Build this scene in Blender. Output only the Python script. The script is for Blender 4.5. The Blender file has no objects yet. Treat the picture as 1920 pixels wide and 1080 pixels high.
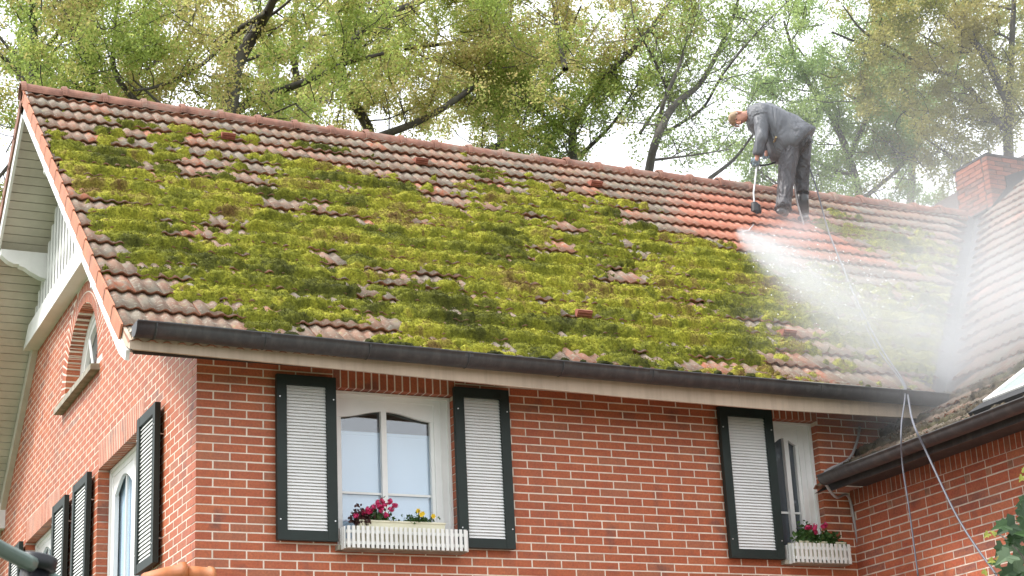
import bpy, math, random
import numpy as np
from mathutils import Vector, Matrix
random.seed(7); rng = np.random.default_rng(7)
R = math.radians
scene = bpy.context.scene
col = scene.collection

# ------------------------------------------------------------------ camera
YAW, PITCH, ROLL, FPX = R(25.474), R(18.322), R(-2.822), 3323.2
CAM = Vector((-3.2348, -12.1822, -3.6370))
fwd = Vector((math.sin(YAW)*math.cos(PITCH), math.cos(YAW)*math.cos(PITCH), math.sin(PITCH)))
r0 = Vector((math.cos(YAW), -math.sin(YAW), 0)); u0 = r0.cross(fwd)
rgt = r0*math.cos(ROLL) + u0*math.sin(ROLL); upv = -r0*math.sin(ROLL) + u0*math.cos(ROLL)
cam_d = bpy.data.cameras.new('camera'); cam = bpy.data.objects.new('camera', cam_d); col.objects.link(cam)
cam.matrix_world = Matrix(((rgt.x, upv.x, -fwd.x, CAM.x), (rgt.y, upv.y, -fwd.y, CAM.y), (rgt.z, upv.z, -fwd.z, CAM.z), (0, 0, 0, 1)))
cam_d.sensor_width = 36; cam_d.lens = FPX/1920*36; cam_d.clip_end = 3000; cam_d.clip_start = .05
cam_d.dof.use_dof = True; cam_d.dof.focus_distance = 15.5; cam_d.dof.aperture_fstop = 16
scene.camera = cam

# ------------------------------------------------------------------ world, sun, exposure
SUN_EL, SUN_AZ = R(52), R(-72)          # azimuth from +Y towards +X
w = bpy.data.worlds.new('World'); scene.world = w; w.use_nodes = True
nt = w.node_tree; nt.nodes.clear()
out = nt.nodes.new('ShaderNodeOutputWorld'); bg = nt.nodes.new('ShaderNodeBackground')
sky = nt.nodes.new('ShaderNodeTexSky'); sky.sky_type = 'NISHITA'; sky.sun_disc = False
sky.sun_elevation = SUN_EL; sky.sun_rotation = SUN_AZ; sky.air_density = 1.0; sky.dust_density = 6; sky.ozone_density = 1
mixc = nt.nodes.new('ShaderNodeMix'); mixc.data_type = 'RGBA'; mixc.inputs[0].default_value = .82
mixc.inputs[7].default_value = (10.3, 10.6, 11.0, 1)      # even pale cloud cover
nt.links.new(sky.outputs[0], mixc.inputs[6]); nt.links.new(mixc.outputs[2], bg.inputs[0])
bg.inputs[1].default_value = .085; nt.links.new(bg.outputs[0], out.inputs[0])
sd = bpy.data.lights.new('sun', 'SUN'); so = bpy.data.objects.new('sun', sd); col.objects.link(so)
sd.energy = 1.8; sd.angle = R(14); sd.color = (1, .965, .92)
sdir = Vector((math.sin(SUN_AZ)*math.cos(SUN_EL), math.cos(SUN_AZ)*math.cos(SUN_EL), math.sin(SUN_EL)))
so.rotation_euler = sdir.to_track_quat('Z', 'Y').to_euler()
scene.view_settings.view_transform = 'Standard'; scene.view_settings.look = 'None'
scene.view_settings.exposure = 1.4; scene.view_settings.gamma = 1; scene.view_settings.use_curve_mapping = False
scene.cycles.volume_bounces = 2; scene.cycles.max_bounces = 8; scene.cycles.transparent_max_bounces = 12
scene.cycles.volume_step_rate = 2.0; scene.cycles.volume_max_steps = 128
scene.cycles.use_denoising = True

# ------------------------------------------------------------------ helpers
def ray(x, y):
    return (fwd*FPX + rgt*(x-960) - upv*(y-540)).normalized()
def at(x, y, Y):
    d = ray(x, y); return CAM + d*((Y-CAM.y)/d.y)
def atX(x, y, X):
    d = ray(x, y); return CAM + d*((X-CAM.x)/d.x)
def pix(p):
    d = Vector(p)-CAM; w_ = d.dot(fwd); return 960+FPX*d.dot(rgt)/w_, 540-FPX*d.dot(upv)/w_

def tag(o, label=None, cat=None, group=None, kind=None):
    if label: o['label'] = label
    if cat: o['category'] = cat
    if group: o['group'] = group
    if kind: o['kind'] = kind
    return o
def empty(name, loc=(0, 0, 0), **k):
    o = bpy.data.objects.new(name, None); col.objects.link(o); o.location = loc; tag(o, **k); return o
def world_t(o):
    return o.location.copy() if o.parent is None else world_t(o.parent)+o.matrix_parent_inverse.translation+o.location
def link(name, me, mat, parent=None, world=True, **k):
    o = bpy.data.objects.new(name, me); col.objects.link(o)
    if mat is not None and not me.materials:
        for m in (mat if isinstance(mat, (list, tuple)) else [mat]): me.materials.append(m)
    if parent is not None:
        o.parent = parent
        if world:
            o.matrix_parent_inverse = Matrix.Translation(-world_t(parent))
    tag(o, **k); return o

class MB:
    def __init__(s): s.v = []; s.f = []; s.m = []; s.a = []; s.n = 0
    def add(s, V, F, mi=0, a=0.0):
        b = s.n; s.v.extend([tuple(p) for p in V]); s.n += len(V)
        for f in F: s.f.append(tuple(i+b for i in f)); s.m.append(mi); s.a.append(a)
    def box(s, x0, x1, y0, y1, z0, z1, mi=0, a=0.0, jit=0):
        V = [(x0, y0, z0), (x1, y0, z0), (x1, y1, z0), (x0, y1, z0), (x0, y0, z1), (x1, y0, z1), (x1, y1, z1), (x0, y1, z1)]
        s.add(V, [(0, 3, 2, 1), (4, 5, 6, 7), (0, 1, 5, 4), (1, 2, 6, 5), (2, 3, 7, 6), (3, 0, 4, 7)], mi, a)
    def obox(s, O, ax, ay, az, mi=0, a=0.0):
        O, ax, ay, az = map(Vector, (O, ax, ay, az))
        V = [O, O+ax, O+ax+ay, O+ay, O+az, O+ax+az, O+ax+ay+az, O+ay+az]
        F = [(0, 3, 2, 1), (4, 5, 6, 7), (0, 1, 5, 4), (1, 2, 6, 5), (2, 3, 7, 6), (3, 0, 4, 7)]
        if ax.cross(ay).dot(az) < 0: F = [tuple(reversed(f)) for f in F]
        s.add(V, F, mi, a)
    def prism(s, pts, d, mi=0, a=0.0):
        # pts: planar polygon (3D), extruded by vector d
        n = len(pts); P = [Vector(p) for p in pts]; d = Vector(d)
        nrm = Vector((0, 0, 0))
        for i in range(n): nrm += P[i].cross(P[(i+1) % n])
        if nrm.dot(d) > 0: P.reverse()
        V = P+[p+d for p in P]
        F = [tuple(range(n)), tuple(range(2*n-1, n-1, -1))]+[(i, i+n, (i+1) % n+n, (i+1) % n) for i in range(n)]
        s.add(V, F, mi, a)
    def tube(s, pts, rad, seg=8, mi=0, a=0.0, caps=True):
        P = [Vector(p) for p in pts]; n = len(P)
        if not hasattr(rad, '__len__'): rad = [rad]*n
        V = []; up = None
        for i in range(n):
            t = (P[min(i+1, n-1)]-P[max(i-1, 0)])
            t = t.normalized() if t.length > 1e-9 else Vector((0, 0, 1))
            if up is None: up = t.orthogonal().normalized()
            up = (up-t*up.dot(t)); up = up.normalized() if up.length > 1e-6 else t.orthogonal().normalized()
            b = t.cross(up)
            for k in range(seg):
                an = 2*math.pi*k/seg; V.append(P[i]+(up*math.cos(an)+b*math.sin(an))*rad[i])
        F = [(i*seg+k, i*seg+(k+1) % seg, (i+1)*seg+(k+1) % seg, (i+1)*seg+k) for i in range(n-1) for k in range(seg)]
        if caps: F += [tuple(range(seg-1, -1, -1)), tuple((n-1)*seg+k for k in range(seg))]
        s.add(V, F, mi, a)
    def loft(s, rings, seg=14, mi=0, a=0.0, caps=True, wr=0.0):
        # rings: (center, ux, uy) vectors spanning the ellipse
        V = []
        for (c, ux, uy) in rings:
            c, ux, uy = Vector(c), Vector(ux), Vector(uy)
            for k in range(seg):
                an = 2*math.pi*k/seg; q = 1+wr*random.uniform(-1, 1)
                V.append(c+(ux*math.cos(an)+uy*math.sin(an))*q)
        n = len(rings)
        F = [(i*seg+k, i*seg+(k+1) % seg, (i+1)*seg+(k+1) % seg, (i+1)*seg+k) for i in range(n-1) for k in range(seg)]
        if caps: F += [tuple(range(seg-1, -1, -1)), tuple((n-1)*seg+k for k in range(seg))]
        s.add(V, F, mi, a)
    def mesh(s, name, smooth=False):
        me = bpy.data.meshes.new(name); me.from_pydata(s.v, [], s.f)
        if any(s.m): me.polygons.foreach_set('material_index', s.m)
        at_ = me.attributes.new('rnd', 'FLOAT', 'FACE'); at_.data.foreach_set('value', s.a)
        if smooth: me.polygons.foreach_set('use_smooth', [True]*len(s.f))
        me.update(); return me
    def build(s, name, mat, parent=None, smooth=False, **k):
        return link(name, s.mesh(name, smooth), mat, parent, **k)

# value noise -------------------------------------------------------
_lat = rng.random((256, 256)).astype(np.float32)
def vnoise(x, y, seed=0):
    x = np.asarray(x, np.float64)+seed*17.31+1000; y = np.asarray(y, np.float64)+seed*9.77+1000
    xi = np.floor(x).astype(int); yi = np.floor(y).astype(int); fx = x-xi; fy = y-yi
    fx = fx*fx*(3-2*fx); fy = fy*fy*(3-2*fy)
    g = lambda i, j: _lat[i % 256, j % 256]
    return (g(xi, yi)*(1-fx)+g(xi+1, yi)*fx)*(1-fy)+(g(xi, yi+1)*(1-fx)+g(xi+1, yi+1)*fx)*fy
def fbm(x, y, o=4, seed=0):
    t = 0; a = .5; n = 0
    for i in range(o): t = t+a*vnoise(x*2**i, y*2**i, seed+i*3); n += a; a *= .5
    return t/n

# ------------------------------------------------------------------ materials
def newmat(name):
    m = bpy.data.materials.new(name); m.use_nodes = True; nt = m.node_tree
    b = nt.nodes['Principled BSDF']; return m, nt, b
def N(nt, t, **k):
    n = nt.nodes.new(t)
    for a, v in k.items(): setattr(n, a, v)
    return n
def noise(nt, scale, detail=4, rough=.55, vec=None, dims='3D'):
    n = N(nt, 'ShaderNodeTexNoise', noise_dimensions=dims); n.inputs['Scale'].default_value = scale
    n.inputs['Detail'].default_value = detail; n.inputs['Roughness'].default_value = rough
    if vec is not None: nt.links.new(vec, n.inputs['Vector'])
    return n
def ramp(nt, src, stops, interp='LINEAR'):
    r = N(nt, 'ShaderNodeValToRGB'); e = r.color_ramp.elements; r.color_ramp.interpolation = interp
    while len(e) < len(stops): e.new(.5)
    for i, (p, c) in enumerate(stops):
        e[i].position = p; e[i].color = (*c, 1) if hasattr(c, '__len__') else (c, c, c, 1)
    nt.links.new(src, r.inputs[0]); return r
def mix(nt, a, b, fac, mode='MIX'):
    m = N(nt, 'ShaderNodeMix', data_type='RGBA', blend_type=mode)
    for s_, i in ((fac, 0), (a, 6), (b, 7)):
        if hasattr(s_, 'default_value') or hasattr(s_, 'links'): nt.links.new(s_, m.inputs[i])
        else: m.inputs[i].default_value = s_ if i == 0 else (*s_, 1)
    return m.outputs[2]
def bump(nt, b, h, strength=.4, dist=.01):
    n = N(nt, 'ShaderNodeBump'); n.inputs['Strength'].default_value = strength; n.inputs['Distance'].default_value = dist
    nt.links.new(h, n.inputs['Height']); nt.links.new(n.outputs[0], b.inputs['Normal'])
def pos(nt): return N(nt, 'ShaderNodeNewGeometry').outputs['Position']
def attr(nt, name='rnd'):
    return N(nt, 'ShaderNodeAttribute', attribute_name=name)
def simple(name, c, rough=.6, metal=0, var=.12, scale=6, bumpd=0, dirt=None):
    m, nt, b = newmat(name); p = pos(nt); n = noise(nt, scale, 5, .6, p)
    c2 = tuple(max(0, x*(1-var*2)) for x in c); c1 = tuple(min(1, x*(1+var)) for x in c)
    r = ramp(nt, n.outputs[0], [(.3, c2), (.7, c1)]); o = r.outputs[0]
    if dirt:
        n2 = noise(nt, 2.3, 6, .7, p); f = ramp(nt, n2.outputs[0], [(.52, 0), (.72, dirt[1])])
        o = mix(nt, o, dirt[0], f.outputs[0])
    nt.links.new(o, b.inputs['Base Color']); b.inputs['Roughness'].default_value = rough; b.inputs['Metallic'].default_value = metal
    if bumpd:
        n3 = noise(nt, scale*12, 4, .6, p); bump(nt, b, n3.outputs[0], .5, bumpd)
    return m

def brick_mat(name, stops, dark=(.10, .055, .05)):
    m, nt, b = newmat(name); p = pos(nt); a = attr(nt)
    r = ramp(nt, a.outputs['Fac'], stops)
    mp = N(nt, 'ShaderNodeMapping'); mp.inputs['Scale'].default_value = (1, 1, 4.5); nt.links.new(p, mp.inputs[0])
    n1 = noise(nt, 7, 5, .6, mp.outputs[0]); n2 = noise(nt, 60, 3, .6, p); n3 = noise(nt, 4.1, 2, .5, p)
    f1 = ramp(nt, n1.outputs[0], [(.35, 0), (.75, .55)])
    c = mix(nt, r.outputs[0], (.49, .165, .066), f1.outputs[0])
    n9 = noise(nt, .9, 5, .7, p); f9 = ramp(nt, n9.outputs[0], [(.5, 0), (.75, .5)]); c = mix(nt, c, (.26, .085, .05), f9.outputs[0])
    f3 = ramp(nt, n3.outputs[0], [(.60, 0), (.72, .55)])
    c = mix(nt, c, dark, f3.outputs[0])
    ms = N(nt, 'ShaderNodeMapping'); ms.inputs['Scale'].default_value = (5, 5, .5); nt.links.new(p, ms.inputs[0]); ns_ = noise(nt, 1.2, 4, .6, ms.outputs[0]); fs = ramp(nt, ns_.outputs[0], [(.52, 0), (.72, .38)]); c = mix(nt, c, (.20, .075, .05), fs.outputs[0])
    f2 = ramp(nt, n2.outputs[0], [(.3, .75), (.7, 1.12)]); c = mix(nt, c, f2.outputs[0], 1.0, 'MULTIPLY')
    nt.links.new(c, b.inputs['Base Color']); b.inputs['Roughness'].default_value = .62
    bump(nt, b, n2.outputs[0], .35, .003); return m
M = {}
BR = [(0, (.37, .080, .034)), (.3, (.44, .104, .040)), (.55, (.40, .092, .037)), (.8, (.47, .130, .053)), (.93, (.36, .118, .062)), (1, (.24, .105, .078))]
M['brick'] = brick_mat('red facing brick', BR)
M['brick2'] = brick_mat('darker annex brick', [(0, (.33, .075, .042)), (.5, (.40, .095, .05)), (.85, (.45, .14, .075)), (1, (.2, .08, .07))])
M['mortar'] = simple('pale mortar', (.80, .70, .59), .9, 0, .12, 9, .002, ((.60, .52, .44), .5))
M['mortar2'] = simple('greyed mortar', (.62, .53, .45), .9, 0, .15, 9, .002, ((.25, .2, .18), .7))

def tile_mat(nm='weathered clay tile', mul=.84):
    m, nt, b = newmat(nm); p = pos(nt); a = attr(nt)
    base = ramp(nt, a.outputs['Fac'], [(0, (.31, .145, .095)), (.3, (.24, .155, .12)), (.55, (.20, .155, .13)), (.78, (.31, .17, .115)), (.90, (.24, .225, .21)), (1, (.44, .15, .08))])
    mp = N(nt, 'ShaderNodeMapping'); mp.inputs['Scale'].default_value = (2.4, 1, 1); nt.links.new(p, mp.inputs[0])
    n1 = noise(nt, 5, 6, .65, mp.outputs[0]); f1 = ramp(nt, n1.outputs[0], [(.42, 0), (.62, .8)])
    c = mix(nt, base.outputs[0], (.27, .25, .215), f1.outputs[0])
    n4 = noise(nt, 1.7, 5, .6, p); f4 = ramp(nt, n4.outputs[0], [(.5, 0), (.62, .55)])
    c = mix(nt, c, (.36, .19, .135), f4.outputs[0])
    n2 = noise(nt, 26, 5, .7, p); f2 = ramp(nt, n2.outputs[0], [(.55, 0), (.63, .7)])
    c = mix(nt, c, (.48, .47, .43), f2.outputs[0])
    n5 = noise(nt, 13, 4, .7, p); f5 = ramp(nt, n5.outputs[0], [(.58, 0), (.70, .6)])
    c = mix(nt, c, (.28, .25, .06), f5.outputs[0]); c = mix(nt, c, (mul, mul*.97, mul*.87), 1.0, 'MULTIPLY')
    # pressure-washed area: clean orange clay (mask baked per tile vertex)
    cl = attr(nt, 'clean'); n6 = noise(nt, 5, 4, .6, p)
    ad = N(nt, 'ShaderNodeMath', operation='ADD'); nt.links.new(cl.outputs['Fac'], ad.inputs[0])
    mm = N(nt, 'ShaderNodeMath', operation='MULTIPLY_ADD'); nt.links.new(n6.outputs[0], mm.inputs[0]); mm.inputs[1].default_value = .8; mm.inputs[2].default_value = -.4
    nt.links.new(mm.outputs[0], ad.inputs[1]); fc = ramp(nt, ad.outputs[0], [(.30, 0), (.80, .92)])
    n7 = noise(nt, 9, 4, .6, mp.outputs[0]); cc = ramp(nt, n7.outputs[0], [(.3, (.42, .13, .075)), (.55, (.48, .18, .11)), (.75, (.52, .31, .24))])
    c = mix(nt, c, cc.outputs[0], fc.outputs[0])
    nt.links.new(c, b.inputs['Base Color']); b.inputs['Roughness'].default_value = .75
    n3 = noise(nt, 90, 4, .6, p); bump(nt, b, n3.outputs[0], .5, .004); return m
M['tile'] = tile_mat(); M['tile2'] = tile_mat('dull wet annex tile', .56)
M['hood'] = simple('dull red hood clay', (.30, .10, .065), .8, 0, .2, 20)
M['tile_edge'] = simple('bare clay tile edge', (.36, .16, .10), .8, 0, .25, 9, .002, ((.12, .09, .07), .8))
M['verge'] = simple('orange verge clay', (.47, .18, .095), .7, 0, .12, 7, .002, ((.34, .19, .14), .6))
M['ridge'] = simple('weathered ridge clay', (.27, .125, .085), .8, 0, .22, 9, .003, ((.30, .27, .22), .8))
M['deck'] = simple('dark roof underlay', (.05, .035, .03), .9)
M['white'] = simple('white painted wood', (.78, .78, .75), .5, 0, .04, 4, 0, ((.55, .56, .50), .35))
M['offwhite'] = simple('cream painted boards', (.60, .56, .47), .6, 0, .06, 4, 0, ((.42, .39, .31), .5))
M['fascia'] = simple('weathered cream fascia', (.43, .33, .25), .65, 0, .07, 3, 0, ((.36, .27, .21), .5))
M['gutter'] = simple('dark weathered gutter metal', (.085, .078, .075), .45, .5, .25, 5, .001, ((.17, .14, .12), .8))
def streaky(name, c, rough, metal, dirtc, amt):
    m, nt, b = newmat(name); p = pos(nt); mp = N(nt, 'ShaderNodeMapping'); mp.inputs['Scale'].default_value = (9, 9, .7); nt.links.new(p, mp.inputs[0])
    n1 = noise(nt, 1.6, 6, .65, mp.outputs[0]); n2 = noise(nt, 1.1, 5, .6, p); n3 = noise(nt, 40, 3, .6, p)
    r = ramp(nt, n1.outputs[0], [(.45, 0), (.72, amt)]); r2 = ramp(nt, n2.outputs[0], [(.45, 0), (.75, amt*.8)])
    o = mix(nt, c, dirtc, r.outputs[0]); o = mix(nt, o, tuple(x*.6 for x in c), r2.outputs[0]); nt.links.new(o, b.inputs['Base Color'])
    b.inputs['Roughness'].default_value = rough; b.inputs['Metallic'].default_value = metal; bump(nt, b, n3.outputs[0], .3, .002); return m
M['fascia'] = streaky('weathered cream fascia', (.56, .445, .34), .65, 0, (.33, .25, .18), .5)
M['gutter'] = streaky('dark weathered gutter metal', (.066, .066, .069), .5, .4, (.15, .145, .135), .5)
M['green'] = simple('dark green shutter paint', (.010, .020, .017), .62, 0, .15, 5)
M['slat'] = simple('white shutter slat', (.86, .86, .85), .45, 0, .03, 5)
M['frame'] = simple('white window frame', (.82, .82, .80), .35, 0, .03, 5)
M['lead'] = simple('grey lead flashing', (.030, .031, .034), .8, 0, .2, 6, .002)
M['stone'] = simple('mossy stone sill', (.34, .31, .25), .85, 0, .2, 10, .002, ((.2, .24, .10), .7))
M['bark'] = simple('dark oak bark', (.075, .067, .055), .9, 0, .3, 4, .02, ((.09, .10, .06), .7))
M['ground'] = simple('garden ground', (.07, .10, .04), .95, 0, .3, .7, .02)
M['paving'] = simple('garden paving', (.25, .23, .21), .9, 0, .2, 2, .01)
M['black'] = simple('black plastic', (.006, .007, .011), .45, 0, .2, 8)
M['rail'] = simple('grey green painted rail', (.12, .17, .15), .35, .2, .15, 8)
M['hose_grey'] = simple('pale grey hose', (.12, .125, .15), .5, 0, .1, 8)
M['hose_dark'] = simple('dark grey hose', (.11, .11, .13), .5, 0, .1, 8)
M['pipe'] = simple('white cable hose', (.36, .34, .34), .5, 0, .1, 8)
M['orange_tile'] = simple('bright orange ridge clay', (.42, .13, .035), .6, 0, .12, 9, .002, ((.36, .20, .08), .6))
M['soil'] = simple('dark potting soil', (.03, .02, .015), .95)
M['planter'] = simple('cream planter plastic', (.72, .69, .52), .5, 0, .04, 6)
M['jacket'] = simple('wet dark grey rainwear', (.085, .093, .108), .30, 0, .35, 7, .03)
def cloth(name, c, rough, sc, dist):
    m, nt, b = newmat(name); tc = N(nt, 'ShaderNodeTexCoord').outputs['Object']
    mp = N(nt, 'ShaderNodeMapping'); mp.inputs['Scale'].default_value = (1, 1, .38); mp.inputs['Rotation'].default_value = (0, .35, 0); nt.links.new(tc, mp.inputs[0])
    n1 = noise(nt, sc, 3, .5, mp.outputs[0]); n1.inputs['Distortion'].default_value = 1.2; n2 = noise(nt, 3, 5, .6, tc)
    r = ramp(nt, n2.outputs[0], [(.3, tuple(x*.85 for x in c)), (.7, tuple(x*1.12 for x in c))]); nt.links.new(r.outputs[0], b.inputs['Base Color']); b.inputs['Roughness'].default_value = rough
    bump(nt, b, n1.outputs[0], 1.0, dist); return m
M['trouser_hazed'] = simple('charcoal work trousers', (.055, .052, .058), .6, 0, .3, 9, .012)
M['jacket'] = cloth('creased wet rainwear', (.10, .107, .122), .55, 5, .07); M['trouser_hazed2'] = cloth('black creased trousers', (.022, .022, .026), .5, 10, .08); M['trouser_hazed'] = cloth('hazed creased trousers', (.06, .058, .066), .5, 10, .08)  # near leg coloured greyer for the haze over it; far leg and seat black
M['skin'] = simple('skin', (.56, .27, .19), .5, 0, .08, 14)
M['hair'] = simple('short blond hair', (.42, .30, .20), .8, 0, .2, 60, .004)
M['glove'] = simple('blue grey glove', (.22, .30, .36), .6, 0, .1, 20)
M['boot'] = simple('black rubber boot', (.015, .016, .018), .3, 0, .2, 9)
M['steel'] = simple('bright steel tube', (.62, .62, .62), .3, .6, .05, 20)
M['brass'] = simple('dull brass tube', (.35, .27, .12), .4, .6, .1, 20)

m = bpy.data.materials.new('window glass'); M['glass'] = m; m.use_nodes = True; nt = m.node_tree; nt.nodes.clear()
_o = N(nt, 'ShaderNodeOutputMaterial'); _t = N(nt, 'ShaderNodeBsdfTransparent'); _g = N(nt, 'ShaderNodeBsdfGlossy'); _g.inputs['Roughness'].default_value = .02; _x = N(nt, 'ShaderNodeMixShader')
_t.inputs[0].default_value = (.90, .94, .97, 1); _x.inputs[0].default_value = .13; nt.links.new(_t.outputs[0], _x.inputs[1]); nt.links.new(_g.outputs[0], _x.inputs[2]); nt.links.new(_x.outputs[0], _o.inputs[0])
M['sky_reflection'] = simple('pale blue reflected sky sheet', (.74, .82, .90), .8, 0, .03, 2)  # pale blue imitating bright sky reflected in the panes
m, nt, b = newmat('pale dusty rooflight glass'); M['rooflight'] = m
b.inputs['Base Color'].default_value = (.26, .32, .30, 1); b.inputs['Roughness'].default_value = .3; b.inputs['Specular IOR Level'].default_value = .4
m, nt, b = newmat('dark window glass'); M['darkglass'] = m
b.inputs['Base Color'].default_value = (.10, .115, .13, 1); b.inputs['Metallic'].default_value = .25; b.inputs['Roughness'].default_value = .05

def moss_mat():
    m, nt, b = newmat('roof moss'); p = pos(nt); a = attr(nt, 'moss')
    n1 = noise(nt, 9, 5, .65, p); n2 = noise(nt, 55, 3, .7, p)
    ad = N(nt, 'ShaderNodeMath', operation='MULTIPLY_ADD'); nt.links.new(n1.outputs[0], ad.inputs[0]); ad.inputs[1].default_value = .7; nt.links.new(a.outputs['Fac'], ad.inputs[2])
    sb = N(nt, 'ShaderNodeMath', operation='SUBTRACT'); nt.links.new(ad.outputs[0], sb.inputs[0]); sb.inputs[1].default_value = .35
    r = ramp(nt, sb.outputs[0], [(0, (.045, .050, .014)), (.2, (.10, .108, .020)), (.40, (.20, .21, .026)), (.58, (.35, .34, .042)), (.70, (.26, .22, .046)), (.85, (.155, .10, .034)), (1, (.11, .06, .03))])
    f2 = ramp(nt, n2.outputs[0], [(.30, .45), (.70, 1.45)]); c = mix(nt, r.outputs[0], f2.outputs[0], 1.0, 'MULTIPLY')
    nt.links.new(c, b.inputs['Base Color']); b.inputs['Roughness'].default_value = .95; b.inputs['Specular IOR Level'].default_value = .15
    n3 = noise(nt, 130, 3, .7, p); bump(nt, b, n3.outputs[0], .9, .012)
    return m
M['moss'] = moss_mat()

def leaf_mat(name, stops, trans=.64):
    m = bpy.data.materials.new(name); m.use_nodes = True; nt = m.node_tree; nt.nodes.clear()
    o = N(nt, 'ShaderNodeOutputMaterial'); d = N(nt, 'ShaderNodeBsdfPrincipled'); t = N(nt, 'ShaderNodeBsdfTranslucent'); mx = N(nt, 'ShaderNodeMixShader')
    a = attr(nt); r = ramp(nt, a.outputs['Fac'], stops); d.inputs['Roughness'].default_value = .55
    nt.links.new(r.outputs[0], d.inputs['Base Color'])
    g = N(nt, 'ShaderNodeGamma'); g.inputs[1].default_value = .8; nt.links.new(r.outputs[0], g.inputs[0]); nt.links.new(g.outputs[0], t.inputs[0])
    mx.inputs[0].default_value = trans; nt.links.new(d.outputs[0], mx.inputs[1]); nt.links.new(t.outputs[0], mx.inputs[2]); nt.links.new(mx.outputs[0], o.inputs[0])
    return m
M['oak'] = leaf_mat('young oak leaves', [(0, (.25, .34, .07)), (.3, (.33, .42, .08)), (.55, (.42, .39, .11)), (.75, (.46, .35, .14)), (1, (.40, .48, .11))])
M['green_leaf'] = leaf_mat('fresh green leaves', [(0, (.19, .29, .09)), (.5, (.26, .37, .10)), (1, (.32, .40, .12))])
M['olive_leaf'] = leaf_mat('olive yellow leaves', [(0, (.25, .27, .06)), (.5, (.34, .31, .08)), (1, (.38, .33, .10))])
M['plant_leaf'] = leaf_mat('box plant leaves', [(0, (.03, .07, .015)), (.5, (.05, .12, .025)), (1, (.09, .17, .04))], .2)
M['dark_leaf'] = leaf_mat('dark red leaves', [(0, (.05, .02, .02)), (1, (.10, .04, .035))], .2)
M['pink'] = leaf_mat('pink petals', [(0, (.55, .02, .10)), (1, (.75, .06, .22))], .3)
M['yellow'] = leaf_mat('yellow petals', [(0, (.80, .50, .01)), (1, (.85, .62, .03))], .2)
M['ivy'] = leaf_mat('dark ivy leaves', [(0, (.010, .034, .007)), (.5, (.03, .08, .012)), (.8, (.08, .125, .06)), (1, (.30, .32, .05))], .15)

# ------------------------------------------------------------------ setting: ground
mb = MB(); mb.add([(-600, -600, -5.24), (900, -600, -5.24), (900, 900, -5.24), (-600, 900, -5.24)], [(0, 1, 2, 3)]); mb.build('ground', M['ground'], kind='structure')
mb = MB(); mb.add([(-2.5, -9, -5.236), (5.6, -9, -5.236), (5.6, -.0, -5.236), (-2.5, 0, -5.236)], [(0, 1, 2, 3)]); mb.build('paving', M['paving'], kind='structure')

# ------------------------------------------------------------------ houses
C = .0644; JT = .0102; L = .25
PM = R(39.4); TP = math.tan(PM); RY, RZ = 4.5, 4.09; OX = .6
GROUND = -5.24
house = empty('brick_house', (2.8, 4.5, GROUND), label='main red brick house with mossy tile roof, white gable screen and dark green shutters', cat='house')
annex = empty('brick_annex', (9, -2, GROUND), label='lower red brick wing on the right whose tiled roof meets the mossy one', cat='building')

# generic brick facing.  to3(u, d, z): u along wall, d depth inwards
JV = .0112
def bricks_for(u0, u1, ztop_fn, zbot, openings, first, to3, arches=(), skip=None, lo=None):
    """returns list of bricks (ua, ub, za, zb); openings: (a,b,z0,z1)"""
    res = []
    k = int(math.floor(-10/C))
    k0 = int(math.floor((zbot)/C))
    zmax = 6
    k = k0
    while k*C < zmax:
        z0, z1 = k*C, (k+1)*C
        row = -(k+1)
        iv = [(u0+first(row)[0], u1)]
        a, b_ = ztop_fn(z1)      # allowed u interval at that height
        if b_-a < .05: break
        iv = [(max(iv[0][0], a), min(u1, b_))]
        for (oa, ob, oz0, oz1) in openings:
            if z1 > oz0+.012 and z0 < oz1-.012:
                nv = []
                for (p, q) in iv:
                    if oa > p: nv.append((p, min(q, oa)))
                    if ob < q: nv.append((max(p, ob), q))
                iv = [x for x in nv if x[1]-x[0] > .02]
        for (cu, cz, r) in arches:
            if z1 > cz-.001 and z0 < cz+r:
                zz = min(abs(z0-cz), abs(z1-cz)) if z0 > cz else 0
                h = math.sqrt(max(0, r*r-zz*zz)) if zz < r else 0
                if h > 0:
                    nv = []
                    for (p, q) in iv:
                        if cu-h > p: nv.append((p, min(q, cu-h)))
                        if cu+h < q: nv.append((max(p, cu+h), q))
                    iv = [x for x in nv if x[1]-x[0] > .02]
        st = u0+first(row)[1]
        for (p, q) in iv:
            if q-p < .02: continue
            n = math.floor((p-st)/L); cuts = [p]
            e = st+(n+1)*L
            while e < q-.055:
                if e > p+.055: cuts.append(e)
                e += L
            cuts.append(q)
            for a_, b2 in zip(cuts[:-1], cuts[1:]):
                res.append((a_ + (JV/2 if a_ > p+1e-6 else 0), b2-(JV/2 if b2 < q-1e-6 else 0), z0+JT/2, z1-JT/2))
        k += 1
    return res

def place_bricks(lst, to3, matn, parent, score, limit, pool):
    pool.extend([(score(b), b, to3, matn, parent) for b in lst])

variants = {}
def brick_box(mb, b, to3, a, dep=.118):
    ua, ub, za, zb = b
    j = lambda s: random.uniform(-s, s)
    d0 = j(.0007)-.0003; ua += j(.0004)-.0002; ub += j(.0012); za += j(.001); zb += j(.001)
    O = Vector(to3(ua, d0, za)); ax = Vector(to3(ub, d0, za))-O; ay = Vector(to3(ua, dep, za))-Vector(to3(ua, d0, za)); az = Vector((0, 0, zb-za))
    mb.obox(O, ax, ay, az, 0, a)
def brick_rnd():
    r = random.random()
    return random.random()*.82 if r < .9 else random.uniform(.86, 1)

front3 = lambda u, d, z: (u, d, z)
gable3 = lambda u, d, z: (d, u, z)
annex3 = lambda u, d, z: (5.63+d, -u, z)     # u = -Y

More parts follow.
